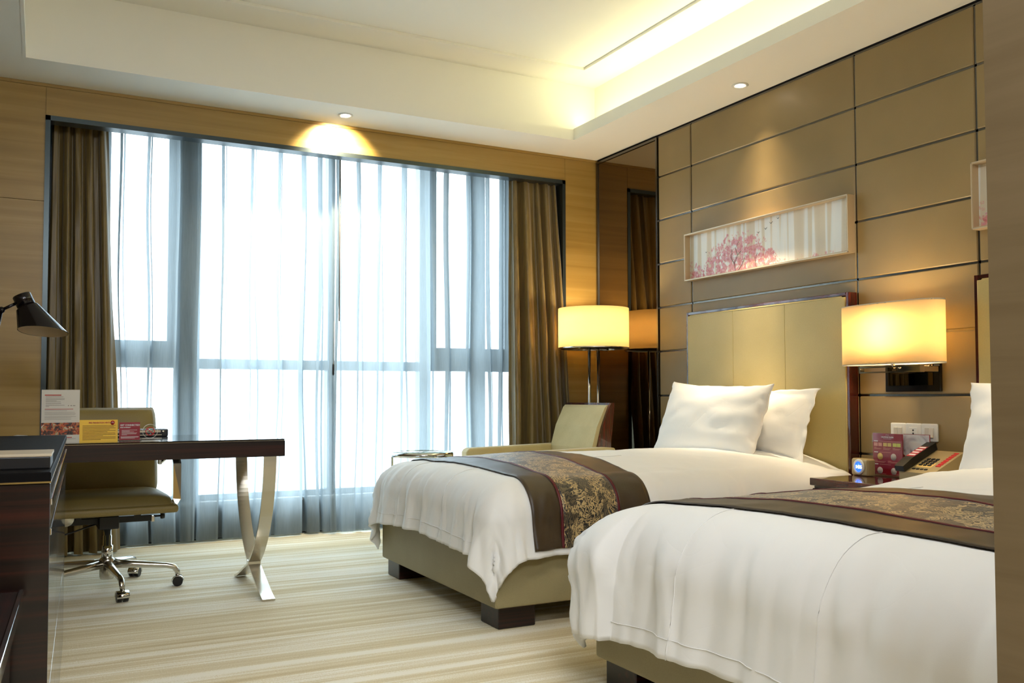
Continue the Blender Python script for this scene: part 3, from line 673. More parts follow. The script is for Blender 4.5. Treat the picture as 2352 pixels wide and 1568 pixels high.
def make_pillow(name, lab, wd, ht, th, loc, rot, seed, flange=0.0, top_dip=0.05):
    N, Mv = 44, 30; mb = MB(); front = []; back = []
    def shape(u, v, side):
        # u,v in -1..1 on the outline (with flange beyond the stuffed body)
        fu, fv = (1 - flange / (wd / 2)), (1 - flange / (ht / 2))
        bu, bv = min(1, abs(u) / fu), min(1, abs(v) / fv)
        body = max(0.0, (1 - bu ** 2.6)) ** .55 * max(0.0, (1 - bv ** 2.4)) ** .55
        pinch_y = 1 - 0.055 * (1 - abs(v) ** 2) * abs(u) ** 3
        pinch_z = 1 - top_dip * 2 * (1 - abs(u) ** 2) * (abs(v) ** 3 if v > 0 else 0.25 * abs(v) ** 3)
        y = u * wd / 2 * pinch_y; z = v * ht / 2 * pinch_z
        edge = max(abs(u), abs(v))
        wave = 0
        if edge > .9: 
            run = v if abs(u) > abs(v) else u
            wave = (edge - .9) / .1
            y += wave * .014 * noise.noise(Vector((run * 5, seed, 1.5))) * (1 if abs(u) > .9 else 0)
            z += wave * .010 * noise.noise(Vector((run * 5, seed + 3, 2.5))) * (1 if abs(v) > .9 else 0)
        wr_ = 0.009 * noise.noise(Vector((u * 2.2 + v * 1.4, v * 2.4 - u, seed))) + 0.006 * abs(noise.noise(Vector((u * 5 + v * 4, (u - v) * 2.0, seed + 7)))) * bu
        x = side * (th / 2 * body + .003) + wr_ * (0.4 + body) + wave * .012 * noise.noise(Vector((u * 5, v * 5, seed + 2)))
        return Vector((x, y, z))
    rows_f = [[shape(-1 + 2 * i / N, -1 + 2 * j / Mv, -1) for i in range(N + 1)] for j in range(Mv + 1)]
    rows_b = [[shape(-1 + 2 * i / N, -1 + 2 * j / Mv, 1) for i in range(N + 1)] for j in range(Mv + 1)]
    A = mb.grid(rows_f); B = mb.grid(rows_b)
    ring = lambda G: G[0][:-1] + [r[-1] for r in G[:-1]] + G[-1][:0:-1] + [r[0] for r in G[:0:-1]]
    ra, rb = ring(A), ring(B)
    for i in range(len(ra)):
        f = mb.bm.faces.new((ra[i], ra[(i + 1) % len(ra)], rb[(i + 1) % len(ra)], rb[i])); f.smooth = True
    o = mb.build(name, 'white', None, loc, rot, smooth=True)
    return tag(o, lab, 'pillow', 'white bed pillows')
make_pillow('pillow', 'plump white pillow leaning in front on the bed nearer the window', .86, .44, .18, (-.375, -1.735, .802), (math.radians(1.5), math.radians(20), 0), 1.0)
make_pillow('pillow', 'white pillow half hidden behind another pillow, its frilled edge standing out', .84, .42, .16, (-.200, -1.905, .785), (math.radians(1), math.radians(17), 0), 4.0, flange=.045)
make_pillow('pillow', 'white pillow on the foreground bed, cut off by the wall end', .90, .42, .20, (-.330, -3.745, .799), (math.radians(-1.5), math.radians(17), 0), 6.0)

# ------------------------------------------------------------------ nightstand and what stands on it
NZ = .548
t = thing('nightstand', 'dark wooden nightstand between the two beds', 'nightstand', (-.26, -2.862, 0))
MB().box(-.24, .24, -.262, .262, NZ - .035, NZ, .003).build('top', 'rosewood_y', t)
MB().box(-.22, .24, -.252, .252, .06, NZ - .035, .002).build('body', 'ebony_y', t)
for k in range(2):
    d = MB().box(-.235, -.22, -.25, .25, .08 + k * .22, .28 + k * .22, .003).build('drawer', 'ebony_y', t)
    bx('handle', 'chrome', d, -.248, -.235, -.08, .08, .20 + k * .22, .21 + k * .22, bev=.002)
bx('plinth', 'blackplastic', t, -.19, .22, -.24, .24, 0, .06)
RX = math.radians(90)
def face_rot(rz): return (RX, 0, rz)
# things face -x (towards the foot): text plane rotated -90 about z
t = thing('alarm_clock', 'small champagne alarm clock with a round blue display beside the red card', 'clock', (-.19, -2.650, NZ), math.radians(-8))
MB().box(-.028, .022, -.058, .058, 0, .084, .014, 4).build('body', 'champagne', t, smooth=False)
MB().lathe([(.026, -.034), (.036, -.034), (.038, -.028), (.026, -.026), (.026, -.034)], (0, 0, .044), 36, 'x').build('bezel', 'whiteplastic', t, smooth=True)
dsp = MB().lathe([(0, -.031), (.027, -.031), (.027, -.026), (0, -.026)], (0, 0, .044), 30, 'x').build('display', 'lcd', t)
text('1455', .022, 'lcdtext', dsp, (-.0315, 0, .036), (RX, 0, -RX), align='CENTER', bold=.0004)
t = thing('table_card', 'tall red service card in a clear stand beside the alarm clock', 'card', (-.115, -2.730, NZ), math.radians(-2))
cd = MB().box(-.003, .003, -.088, .088, .006, .205).build('card', 'crimson', t)
bx('stand_front', 'acrylic', t, -.006, -.004, -.091, .091, 0, .208); bx('stand_foot', 'acrylic', t, -.05, .03, -.091, .091, 0, .004)
def line(parent, mat, x, y0, y1, z, h=.0022, name='print_line'): return bx(name, mat, parent, x - .0004, x, min(y0, y1), max(y0, y1), z, z + h)
bx('print_block', 'pinkprint', cd, -.0036, -.003, -.0875, .0875, .036, .125)
text('CROWNE PLAZA', .0095, 'inkwhite', cd, (-.0037, 0, .1845), (RX, 0, -RX), align='CENTER', bold=.0002)
MB().tube([(-.0037, .010, .1955), (-.0037, .005, .200), (-.0037, 0, .1965), (-.0037, -.005, .200), (-.0037, -.010, .1955)], .0008, 6).build('crest', 'inkwhite', cd)
line(cd, 'inkwhite', -.0034, .024, -.024, .179, .0013)
for z, y1 in ((.165, -.08), (.112, -.02), (.054, -.02)):
    line(cd, 'inkwhite', -.0041, .080, .056, z, .0042); line(cd, 'swatch1', -.0041, .048, y1, z + .001, .0018)
for y, m in ((.081, 'swatch1'), (.055, 'swatch1'), (.025, 'swatch2'), (-.001, 'swatch2'), (-.032, 'swatch3'), (-.056, 'swatch3')): bx('swatch', m, cd, -.0037, -.003, y - .022, y, .143, .160)
for y in (.080, .025, -.032):
    for k in range(3): line(cd, 'swatch1', -.0034, y, y - (.014, .044, .038)[k], .136 - k * .004, .0016)
for y, m in ((.044, 'swatch2'), (-.036, 'greyprint')):
    MB().lathe([(0, -.0042), (.0165, -.0042), (.0165, -.003), (0, -.003)], (0, y, .094), 24, 'x').build('round_print', m, cd)
for y in (.046, -.036): MB().lathe([(0, -.0042), (.0165, -.0042), (.0165, -.003), (0, -.003)], (0, y, .026), 24, 'x').build('round_print', 'greyprint', cd)
for y in (.080, -.002):
    for k in range(3): line(cd, 'swatch1', -.0041, y, y - (.02, .07, .062)[k], .073 - k * .0042, .0016)
line(cd, 'swatch1', -.0034, .07, .01, .004 + .006, .0014); line(cd, 'swatch1', -.0034, -.02, -.07, .010, .0014)
t = thing('brochure', 'red and white sleep brochure standing behind the red card', 'brochure', (-.075, -2.845, NZ), math.radians(3))
br = MB().box(-.002, .002, -.085, .055, .004, .205).build('card', 'crimson', t)
MB().prism([(.055, .203), (-.083, .203), (-.083, .075), (-.015, .060), (.02, .078), (.055, .115)], -.0028, -.002, 'yz').build('photo', 'bedphoto', br)
MB().tube([(-.003, .055, .113), (-.003, .02, .075), (-.003, -.03, .043), (-.003, -.07, .030)], .0016, 6).build('arc_line', 'paper', br)
MB().box(-.0032, -.0028, -.045, -.005, .085, .135).build('sleeper_print', 'inkgrey', br)
text('睡眠优势', .0125, 'inkwhite', br, (-.0026, .050, .030), (RX, 0, -RX))
text('SLEEP ADVANTAGE', .0085, 'inkwhite', br, (-.0026, .050, .0195), (RX, 0, -RX), bold=.0002)
line(br, 'inkwhite', -.0024, .05, -.02, .012, .0022); line(br, 'inkwhite', -.0024, .05, -.03, .007, .0022)
bx('stand', 'acrylic', t, -.008, -.006, -.09, .058, 0, .209)
# telephone: wedge body, handset at its left, key pad, slip window, speed keys
t = thing('telephone', 'champagne desk telephone with red handset label, half hidden by the pillow', 'telephone', (-.17, -3.015, NZ), math.radians(-4))
def slope(x): return .045 + (x + .11) * .45
MB().prism([(-.11, 0), (.10, 0), (.10, .125), (.085, .135), (-.11, .045)], -.10, .085, 'xz').build('body', 'champagne', t)
def on_slope(name, mat, x0, x1, y0, y1, h, parent=t):
    poly = [(x0, slope(x0) - .002), (x1, slope(x1) - .002), (x1, slope(x1) + h), (x0, slope(x0) + h)]
    return MB().prism(poly, y0, y1, 'xz').build(name, mat, parent)
hs = MB().prism([(-.118, .046), (.09, .140), (.08, .172), (-.07, .105), (-.125, .07)], .048, .098, 'xz').build('handset', 'blackplastic', t)
MB().prism([(-.055, .1118), (.035, .1522), (.035, .1530), (-.055, .1126)], .050, .096, 'xz').build('handset_label', 'redcard', hs)
for k in range(4): MB().prism([(-.045 + k * .022, .1171 + k * .0099), (-.036 + k * .022, .1211 + k * .0099), (-.036 + k * .022, .1218 + k * .0099), (-.045 + k * .022, .1178 + k * .0099)], .055, .091, 'xz').build('label_line', 'inkwhite', hs)
on_slope('key_panel', 'swatch2', -.060, .015, -.045, .040, .001)
for i in range(4):
    for j in range(3): on_slope('key', 'blackplastic', -.050 + i * .017, -.040 + i * .017, -.034 + j * .024, -.018 + j * .024, .005)
for j in range(4): on_slope('key', 'blackplastic', -.085, -.078, -.045 + j * .022, -.030 + j * .022, .004)
on_slope('slip_window', 'paper', .028, .082, -.045, .040, .0015)
for i in range(8): on_slope('speed_key', 'redgraphic', -.05 + i * .016, -.040 + i * .016, -.085, -.062, .004)

# ------------------------------------------------------------------ on the headboard wall
def make_art(y0, y1, lab):
    t = thing('framed_painting', lab, 'painting', (0, y0, 1.678), 0, 'long framed paintings')
    W_ = y0 - y1; H_ = .302; d = .052; f = .009
    m = MB()
    m.box(-d, -.001, -f, 0, 0, H_).box(-d, -.001, -W_, -W_ + f, 0, H_).box(-d, -.001, -W_ + f, -f, 0, f).box(-d, -.001, -W_ + f, -f, H_ - f, H_)
    m.build('frame', 'frame_paint', t)
    e = MB(); q = .0045
    e.box(-d - .002, -d, -q, 0, 0, H_).box(-d - .002, -d, -W_, -W_ + q, 0, H_).box(-d - .002, -d, -W_, 0, 0, q).box(-d - .002, -d, -W_, 0, H_ - q, H_)
    e.build('frame_edge', 'silver', t)
    c_ = MB().box(-.012, -.006, -W_ + f, -f, f, H_ - f).build('canvas', 'painting', t)
    return t, c_
t, c_ = make_art(-1.112, -2.452, 'long framed painting of pink blossom trees above the bed nearer the window')
rnd = random.Random(4)
def bird(y, z, s): MB().tube([(-.0125, y + s, z + s * .7), (-.0125, y + s * .2, z), (-.0125, y, z - s * .1), (-.0125, y - s * .4, z + s * .3), (-.0125, y - s, z + s * .6)], [.0005, .0013, .0018, .0013, .0005], 6).build('painted_bird', 'darkmetal', c_)
for y, z, s in ((-.64, .215, .011), (-.70, .228, .013), (-.745, .254, .015), (-.80, .272, .010), (-.17, .165, .009)): bird(y, z, s)
for pts in ([(-.44, .012), (-.43, .06), (-.46, .11), (-.44, .15), (-.47, .19)], [(-.46, .012), (-.50, .05), (-.52, .085)], [(-.43, .06), (-.40, .10), (-.41, .15)], [(-.46, .11), (-.49, .13)], [(-.62, .012), (-.61, .06), (-.63, .10)]):
    MB().tube([(-.0125, y, z) for y, z in pts], [.0022 - .0016 * i / len(pts) for i in range(len(pts))], 6).build('painted_branch', 'inkbrown' if False else 'inkgrey', c_)
make_art(-3.152, -4.492, 'framed painting at the right edge, showing only its left end')

# wall lamp with an oval shade
t = thing('wall_lamp', 'lit oval cream wall lamp on a chrome bracket between the headboards', 'lamp', (0, -2.795, 0))
def oval_ring(ax, ay, z, n=56): return [(ax * math.cos(a) if abs(math.cos(a)) > 1e-9 else 0, ay * math.sin(a), z) for a in [2 * PI * i / n for i in range(n)]]
def superoval(ax, ay, z, n=72, e=2.6):
    r = []
    for i in range(n):
        a = 2 * PI * i / n; c_o, s_o = math.cos(a), math.sin(a)
        r.append((ax * math.copysign(abs(c_o) ** (2 / e), c_o), ay * math.copysign(abs(s_o) ** (2 / e), s_o), z))
    return r
mb = MB(); mb.grid([superoval(.090, .275, z) for z in (1.086, 1.18, 1.28, 1.372)], closed_v=True)
mb.build('shade', 'shade', t, (-.155, 0, 0), smooth=True, solid=.003)
for z in (1.0865, 1.3715):
    mb = MB(); mb.grid([superoval(.0915, .2765, z - .003), superoval(.0915, .2765, z + .003), superoval(.088, .273, z + .003), superoval(.088, .273, z - .003)], closed_v=True, closed_u=True); mb.build('shade_rim', 'paper', t, (-.155, 0, 0), smooth=False)
bx('back_plate', 'black', t, -.018, -.001, -.155, .155, .955, 1.245, bev=.002)
bx('plate_mirror', 'mirror', t, -.021, -.018, -.118, .137, .985, 1.215)
MB().box(-.12, -.02, -.15, .0, 1.045, 1.075, .003).build('bracket_arm', 'chrome', t)
m_ = MB().box(-.15, -.12, -.15, .20, 1.045, 1.052).box(-.15, -.12, -.15, .20, 1.070, 1.078).box(-.15, -.12, .193, .20, 1.052, 1.07).box(-.15, -.12, .03, .04, 1.052, 1.07).box(-.15, -.12, -.15, -.143, 1.052, 1.07)
m_.build('bracket_loop', 'chrome', t)
MB().tube([(-.135, -.0, 1.07), (-.155, 0, 1.09), (-.155, 0, 1.19)], .008, 10).build('lamp_holder', 'chrome', t, smooth=True)
MB().tube([(-.155, -.27, 1.092), (-.155, .27, 1.092)], .003, 6).build('shade_spider', 'chrome', t)

# switch and socket plates
def plate(y, lab, kind):
    t = thing('switch_plate', lab, 'switch', (0, y, .760), 0, 'white wall plates')
    MB().box(-.012, -.001, -.0445, .0445, -.043, .043, .006, 2).build('plate', 'whiteplastic', t)
    if kind == 'two':
        for a in (-.012, .012): MB().box(-.017, -.011, a - .0115, a + .0115, -.022, .022, .002).build('rocker', 'paper', t)
    elif kind == 'socket':
        MB().box(-.014, -.011, -.024, .024, -.024, .024, .002).build('socket_face', 'whiteplastic', t)
        for z in (.009, -.006): MB().lathe([(0, -.0145), (.0045, -.0145), (.0045, -.013), (0, -.013)], (0, 0, z), 14, 'x').build('socket_hole', 'blackplastic', t)
    else:
        for a, d in ((-.012, .022), (.012, .016)): MB().prism([(-.011, .022), (-.011, -.022), (-d, -.022), (-.014, .022)], a - .0115, a + .0115, 'xz').build('rocker', 'paper', t)
plate(-2.705, 'white double switch plate nearest the headboard, first of the three', 'two')
plate(-2.793, 'white socket plate with dark holes in the middle of the three', 'socket')
plate(-2.881, 'white switch plate with a tilted rocker, nearest the telephone', 'rocker')

# ------------------------------------------------------------------ corner by the window: floor lamp, armchair, side table
t = thing('floor_lamp', 'lit floor lamp with a cream drum shade on chrome poles in the corner', 'lamp', (-.285, -.385, 0), math.radians(-57))
MB().lathe([(0, 0), (.17, 0), (.175, .006), (.17, .022), (0, .024)], seg=48).build('base', 'chrome', t, smooth=True)
for a in (-.074, .074): MB().tube([(0, a, .02), (0, a, 1.285)], .0095, 14).build('pole', 'chrome', t, smooth=True)
MB().lathe([(0, 1.272), (.2435, 1.272), (.2435, 1.2755), (0, 1.2755)], seg=64).build('shade_floor', 'black', t)
bx('cross_bar', 'chrome', t, -.008, .008, -.240, .240, 1.262, 1.2715, bev=.002)
mb = MB(); mb.grid([[(.247 * math.cos(2 * PI * i / 64), .247 * math.sin(2 * PI * i / 64), z) for i in range(64)] for z in (1.275, 1.37, 1.46, 1.552)], closed_v=True)
mb.build('shade', 'shade', t, smooth=True, solid=.003)
mb = MB(); rr = lambda r, z: [(r * math.cos(2 * PI * i / 64), r * math.sin(2 * PI * i / 64), z) for i in range(64)]
mb.grid([rr(.250, 1.268), rr(.250, 1.277), rr(.244, 1.277), rr(.244, 1.268)], closed_v=True, closed_u=True); mb.build('shade_rim', 'chrome', t)

t = thing('armchair', 'straw upholstered armchair with dark wood sides in the window corner', 'armchair', (-.85, -.595, 0))
# local: faces -x ; back at +x
back = [(.235, .40), (.245, .60), (.285, .74), (.345, .862), (.362, .878), (.385, .878), (.392, .868), (.375, .80), (.352, .66), (.345, .40)]
MB().prism(back, -.262, .262, 'xz').build('backrest', 'armchair', t)
side = [(.275, .30), (.275, .60), (.312, .74), (.366, .868), (.385, .892), (.408, .892), (.400, .80), (.380, .64), (.372, .30)]
for y0, y1 in ((-.282, -.2625), (.2625, .282)): MB().prism(side, y0, y1, 'xz').build('side_panel', 'rosewood_z', t)
MB().prism([(.372, .30), (.380, .64), (.400, .80), (.408, .892), (.400, .892), (.386, .80), (.352, .64), (.346, .30)], -.262, .262, 'xz').build('back_panel', 'rosewood_z', t)
for s in (-1, 1):
    y0, y1 = (-.345, -.262) if s < 0 else (.262, .345)
    a = MB(); a.prism([(-.395, .52), (-.395, .568), (-.385, .586), (-.365, .594), (.30, .612), (.372, .606), (.372, .56), (.30, .545), (-.30, .535)], y0 - .004, y1 + .004, 'xz')
    o = a.build('armrest', 'armchair', t)
    md = o.modifiers.new('soft', 'BEVEL'); md.width = .014; md.segments = 3; md.limit_method = 'ANGLE'
    MB().box(-.385, .37, y0 + .012, y1 - .012, .30, .532, .006).build('side_cushion', 'armchair', t)
    MB().box(-.395, -.375, y0, y1, .0, .52, .004).build('front_leg', 'rosewood_z', t)
    MB().prism([(.36, 0), (.40, 0), (.385, .30), (.33, .30)], y0 + .02, y1 - .02, 'xz').build('rear_leg', 'rosewood_z', t)
MB().box(-.39, .25, -.258, .258, .30, .44, .035, 4).build('seat_cushion', 'armchair', t)
MB().box(-.37, .34, -.26, .26, .22, .30, .004).build('seat_rail', 'rosewood_z', t)

t = thing('side_table', 'round glass side table with a chrome rim by the window', 'side table', (-1.665, -.60, 0))
mb = MB(); r5 = lambda r, z: [(r * math.cos(2 * PI * i / 64), r * math.sin(2 * PI * i / 64), z) for i in range(64)]
mb.grid([r5(.190, .572), r5(.190, .598), r5(.186, .598), r5(.186, .572)], closed_v=True, closed_u=True); mb.build('rim', 'chrome', t)
MB().lathe([(0, .592), (.186, .592), (.186, .600), (0, .600)], seg=64).build('glass_top', 'tableglass', t)
for k in range(3):
    a = math.radians(-28 + 120 * k + 180); MB().tube([(.184 * math.cos(a), .184 * math.sin(a), 0.008), (.184 * math.cos(a), .184 * math.sin(a), .58)], .008, 10).build('leg', 'chrome', t)
mb = MB(); mb.grid([r5(.188, .0), r5(.188, .014), r5(.178, .014), r5(.178, .0)], closed_v=True, closed_u=True); mb.build('foot_ring', 'chrome', t)

# ------------------------------------------------------------------ desk
DZ = .742
t = thing('desk', 'dark ebony writing desk with a glossy top on crossed steel legs', 'desk', (-3.505, -1.215, 0))
DX = -3.505; DY = -1.215
MB().box(-.785, .77, -.355, .335, DZ - .080, DZ - .008, .002).build('apron', 'ebony_x', t)
MB().box(-.785, .768, -.353, .333, DZ - .006, DZ, .001).build('glass_top', 'black', t)
bx('edge_strip', 'steel', t, -.785, .767, -.354, .332, DZ - .008, DZ - .006)
def leg_curve(sgn):
    P = [(.330, .662), (.318, .56), (.290, .45), (.235, .34), (.150, .25), (.060, .175), (0, .135), (-.07, .10), (-.16, .065), (-.26, .030), (-.345, .006)]
    P = [(.335, .662), (.325, .58), (.300, .48), (.258, .38), (.190, .28), (.100, .19), (0.0, .125), (-.085, .090), (-.18, .055), (-.27, .022), (-.335, .006)]
    out = []
    for i in range(len(P) - 1):
        p0, p1, p2, p3 = P[max(i - 1, 0)], P[i], P[i + 1], P[min(i + 2, len(P) - 1)]
        for k in range(5):
            q = k / 5; q2, q3 = q * q, q * q * q
            out.append(tuple(.5 * (2 * p1[j] + (p2[j] - p0[j]) * q + (2 * p0[j] - 5 * p1[j] + 4 * p2[j] - p3[j]) * q2 + (-p0[j] + 3 * p1[j] - 3 * p2[j] + p3[j]) * q3) for j in (0, 1)))
    out.append(P[-1]); return [(sgn * y, z) for y, z in out]
for x in (.706, -.70):
    for sg in (-1, 1):
        mb = MB(); c = leg_curve(sg); off = 0.0
        mb.tube([(x + .0, y, z) for y, z in c], .01, flat=(.058, .010), up_=(0, sg, -1)); mb.build('leg_strap', 'steel', t)
    bx('leg_clamp', 'steel', t, x - .030, x + .030, -.022, .022, .112, .138, bev=.002)

# things on the desk
def card_stand(name, lab, x, y, wd, ht, mat, rz=0.0, lean=0.0, frame=False):
    t = thing(name, lab, 'card', (x, y, DZ), rz)
    if frame:
        b = MB().box(-wd / 2, wd / 2, -.0012, .0012, .004, ht).build('card', mat, t)
        m = MB(); m.box(-wd / 2 - .002, wd / 2 + .002, -.004, -.0025, 0, ht + .002).box(-wd / 2 - .002, wd / 2 + .002, -.03, .03, 0, .003); m.build('stand', 'acrylic', t)
    else:
        b = MB().prism([(-.001, 0), (.001, 0), (.012, ht), (.010, ht)], -wd / 2, wd / 2, 'yz').build('card', mat, t)
        MB().prism([(.055, 0), (.057, 0), (.0125, ht - .001), (.0120, ht - .001)], -wd / 2, wd / 2, 'yz').build('card_back', mat, t)
    return t, b
def fl(b, mat, x0, x1, z, h=.0022, y=-.0022, name='print_line', slant=0.0): return bx(name, mat, b, x0, x1, y + slant * z, y + .0006 + slant * z, z, z + h)
# tall white card
t, b = card_stand('menu_card', 'tall white folded card with a food photo on the desk', -3.663, -1.43, .183, .225, 'paper'); t.scale = (.806, 1, 1)
SL = .011 / .228
def pl(mat, x0, x1, z, h=.002, name='print_line'): return bx(name, mat, b, x0, x1, -.0018 + SL * z, -.0008 + SL * z, z, z + h)
bx('food_photo', 'food', b, -.0915, .0915, -.0022 + SL * .057, .0006 + SL * .057, .030, .084)
pl('inkred', -.076, .002, .200, .004)
for z, x1 in ((.194, .012), (.187, .018), (.182, .018), (.177, -.02), (.172, .0), (.165, .002), (.158, .018), (.153, -.055)): pl('inkgrey', -.072, x1, z, .0015)
pl('inkred', -.076, .060, .141, .002)
for z, x1 in ((.135, .03), (.127, .068), (.122, .072), (.117, .07), (.109, .074), (.104, .05), (.098, .05)): pl('inkgrey', -.076, x1, z, .0011)
pl('inkgrey', .034, .040, .155, .003); pl('inkgrey', .046, .054, .155, .003); pl('inkgrey', .058, .070, .155, .003)
for x in (-.074, .014): pl('inkred', x, x + .006, .017, .008); pl('inkred', x + .01, x + .042, .019, .003); pl('inkgrey', x + .01, x + .06, .014, .0012)
# yellow card
t, b = card_stand('notice_card', 'wide yellow fire notice card on the desk', -3.513, -1.43, .176, .094, 'yellowcard'); t.scale = (.868, 1, 1)
SL = .011 / .094
text('FIRE PREVENTION HINTS', .0088, 'inkred', b, (-.046, -.0018 + SL * .08, .0785), (RX - SL, 0, 0), bold=.00025)
MB().lathe([(0, -.003), (.0095, -.003), (.0095, -.001), (0, -.001)], (.064, SL * .081, .081), 24, 'y').build('badge', 'inkred', b)
MB().tube([(.058, -.0035 + SL * .08, .079), (.063, -.0035 + SL * .08, .084), (.070, -.0035 + SL * .08, .079)], .0012, 6).build('badge_mark', 'inkwhite', b)
for k, x1 in enumerate((.078, .070, .078, .05, .078, .04, .076, .078, .02, .078, .078, .01)): bx('print_line', 'inkbrown', b, -.074, x1, -.0018 + SL * (.069 - k * .0055), -.0006 + SL * (.069 - k * .0055), .068 - k * .0055, .0697 - k * .0055)
# red card in a clear stand
t, b = card_stand('internet_card', 'small red internet card in a clear stand on the desk', -3.389, -1.435, .094, .082, 'redcard', frame=True); t.scale = (.90, 1, 1)
text('GET CONNECTED!', .0105, 'inkwhite', b, (-.043, -.0016, .066), (RX, 0, 0), bold=.0003)
text('FREE INTERNET*', .0066, 'inkwhite', b, (-.043, -.0016, .057), (RX, 0, 0), bold=.0002)
for k, x1 in enumerate((.034, .0, .020, .034, .030, -.012)): fl(b, 'inkwhite', -.036, x1, .047 - k * .0042, .0013, -.0018)
for k, x1 in enumerate((.042, .040, .024)): fl(b, 'inkwhite', -.040, x1, .0185 - k * .0036, .0013, -.0018)
# no-smoking sign
t = thing('no_smoking_sign', 'round clear no-smoking sign on a clear foot on the desk', 'sign', (-3.305, -1.44, DZ))
MB().box(-.036, .036, -.016, .016, 0, .010, .002).build('foot', 'acrylic', t)
bx('foot_edge', 'whiteplastic', t, -.036, .036, -.017, -.016, 0, .0012); bx('foot_edge', 'whiteplastic', t, -.034, .034, -.017, -.016, .009, .0105)
MB().lathe([(0, -.0025), (.031, -.0025), (.031, .0025), (0, .0025)], (0, 0, .041), 48, 'y').build('disc', 'acrylic', t)
MB().lathe([(.0302, -.003), (.0316, -.003), (.0316, .003), (.0302, .003), (.0302, -.003)], (0, 0, .041), 48, 'y').build('disc_edge', 'whiteplastic', t)
mb = MB(); rg = lambda r, y: [(r * math.cos(2 * PI * i / 40), y, .041 + r * math.sin(2 * PI * i / 40)) for i in range(40)]
mb.grid([rg(.0195, -.0030), rg(.0165, -.0030), rg(.0165, -.0042), rg(.0195, -.0042)], closed_u=True, closed_v=True); mb.build('red_ring', 'redgraphic', t)
MB().tube([(-.0125, -.0036, .0535), (.0125, -.0036, .0285)], .0017, 8).build('red_slash', 'redgraphic', t)
MB().box(-.012, .010, -.0042, -.0030, .0385, .0415).build('cigarette_print', 'blackplastic', t); MB().box(.0105, .0125, -.0042, -.003, .0385, .0475).build('cigarette_print', 'blackplastic', t)
# black folder with a chrome spine at the back of the desk
t = thing('stationery_folder', 'black folder with a chrome strip lying behind the cards on the desk', 'folder', (-3.37, -.985, DZ), math.radians(1.5))
MB().box(-.19, .19, -.045, .055, 0.0, .036, .006, 2).build('cover', 'blackplastic', t)
MB().box(-.188, .155, -.050, -.044, .020, .031, .002).build('chrome_strip', 'silver', t); MB().box(-.188, .160, -.049, -.044, .006, .010, .001).build('chrome_strip', 'silver', t)
MB().lathe([(0, -.050), (.006, -.050), (.006, -.044), (0, -.044)], (.166, 0, .024), 14, 'y').build('clasp', 'chrome', t)
# notepad with papers, and a small black remote at the left
t = thing('notepad', 'white notepad lying open on the desk beside the tall white card', 'notepad', (-3.815, -1.27, DZ), math.radians(4))
MB().box(-.055, .060, -.07, .07, 0, .004).build('cover', 'black', t)
MB().prism([(-.050, .004), (.052, .004), (.030, .024), (-.010, .027), (-.030, .022)], -.065, .065, 'xz').build('pages', 'paper', t)
t = thing('remote_control', 'black remote control on the desk at the left edge', 'remote', (-3.915, -1.32, DZ), math.radians(80))
MB().box(-.075, .075, -.022, .022, 0, .018, .005, 2).build('body', 'blackplastic', t)
for i in range(5):
    for j in range(2): bx('button', 'inkgrey', t, -.055 + i * .02, -.045 + i * .02, -.012 + j * .014, -.004 + j * .014, .018, .0195)
t = thing('tissue_box', 'black lacquer box on the desk at the far left edge', 'box', (-3.995, -1.39, DZ))
MB().box(-.06, .06, -.06, .06, 0, .028, .003).build('body', 'black', t); MB().box(-.058, .058, -.058, .058, .0285, .034, .002).build('lid', 'chrome', t)
# desk lamp
t = thing('desk_lamp', 'black metal reading lamp with a tilted cone head over the desk', 'lamp', (-3.965, -1.13, DZ))
MB().lathe([(0, 0), (.085, 0), (.085, .012), (.07, .018), (0, .018)], seg=32).build('base', 'lamp_metal', t, smooth=True)
MB().tube([(0, 0, .018), (.018, -.01, .30), (.062, -.018, .578)], .0085, 12).build('lower_arm', 'lamp_metal', t, smooth=True)
MB().lathe([(0, -.016), (.014, -.014), (.014, .014), (0, .016)], (.064, -.018, .582), 18, 'y').build('joint', 'lamp_metal', t, smooth=True)
MB().tube([(.064, -.018, .582), (.125, -.02, .617)], .007, 12).build('upper_arm', 'lamp_metal', t, smooth=True)
ax_ = Vector((.40, -.10, -.91)).normalized()      # direction the head points
hd = Vector((.150, -.020, .632))
rotm = ax_.to_track_quat('Z', 'Y').to_euler()
h_ = MB().lathe([(0, -.024), (.036, -.024), (.039, -.020), (.039, .036), (.0, .036)], seg=36).build('lamp_head', 'lamp_metal', t, tuple(hd), rotm, smooth=False)
# cone cut obliquely: lower mouth faces down
mb = MB(); n = 48; Minv = rotm.to_matrix(); rows = []
def cone_pt(a, q):
    r = .047 + .036 * q; return Vector((r * math.cos(a), r * math.sin(a), .036 + q * .10))
for k in range(n):
    a = 2 * PI * k / n; lo, hi = .1, 2.6
    for _ in range(30):            # run each side of the cone down to one nearly level plane, a little higher in front
        q = (lo + hi) / 2; wp = hd + Minv @ cone_pt(a, q)
        if wp.z > .492 - .20 * (wp.y - hd.y) - .06 * (wp.x - hd.x): lo = q
        else: hi = q
    rows.append([tuple(cone_pt(a, q * i / 6)) for i in range(7)])
mb.grid(rows, closed_u=True); mb.build('shade', ['lamp_metal'], t, tuple(hd), rotm, smooth=True)
mb = MB(); mb.grid([[(x * .965, y * .965, z) for x, y, z in r] for r in rows], closed_u=True); mb.build('shade_lining', 'lamp_inside', t, tuple(hd), rotm, smooth=True)
MB().lathe([(0, .034), (.018, .036), (.02, .06), (.012, .078), (0, .082)], seg=18).build('bulb', 'whiteplastic', t, tuple(hd), rotm, smooth=True)

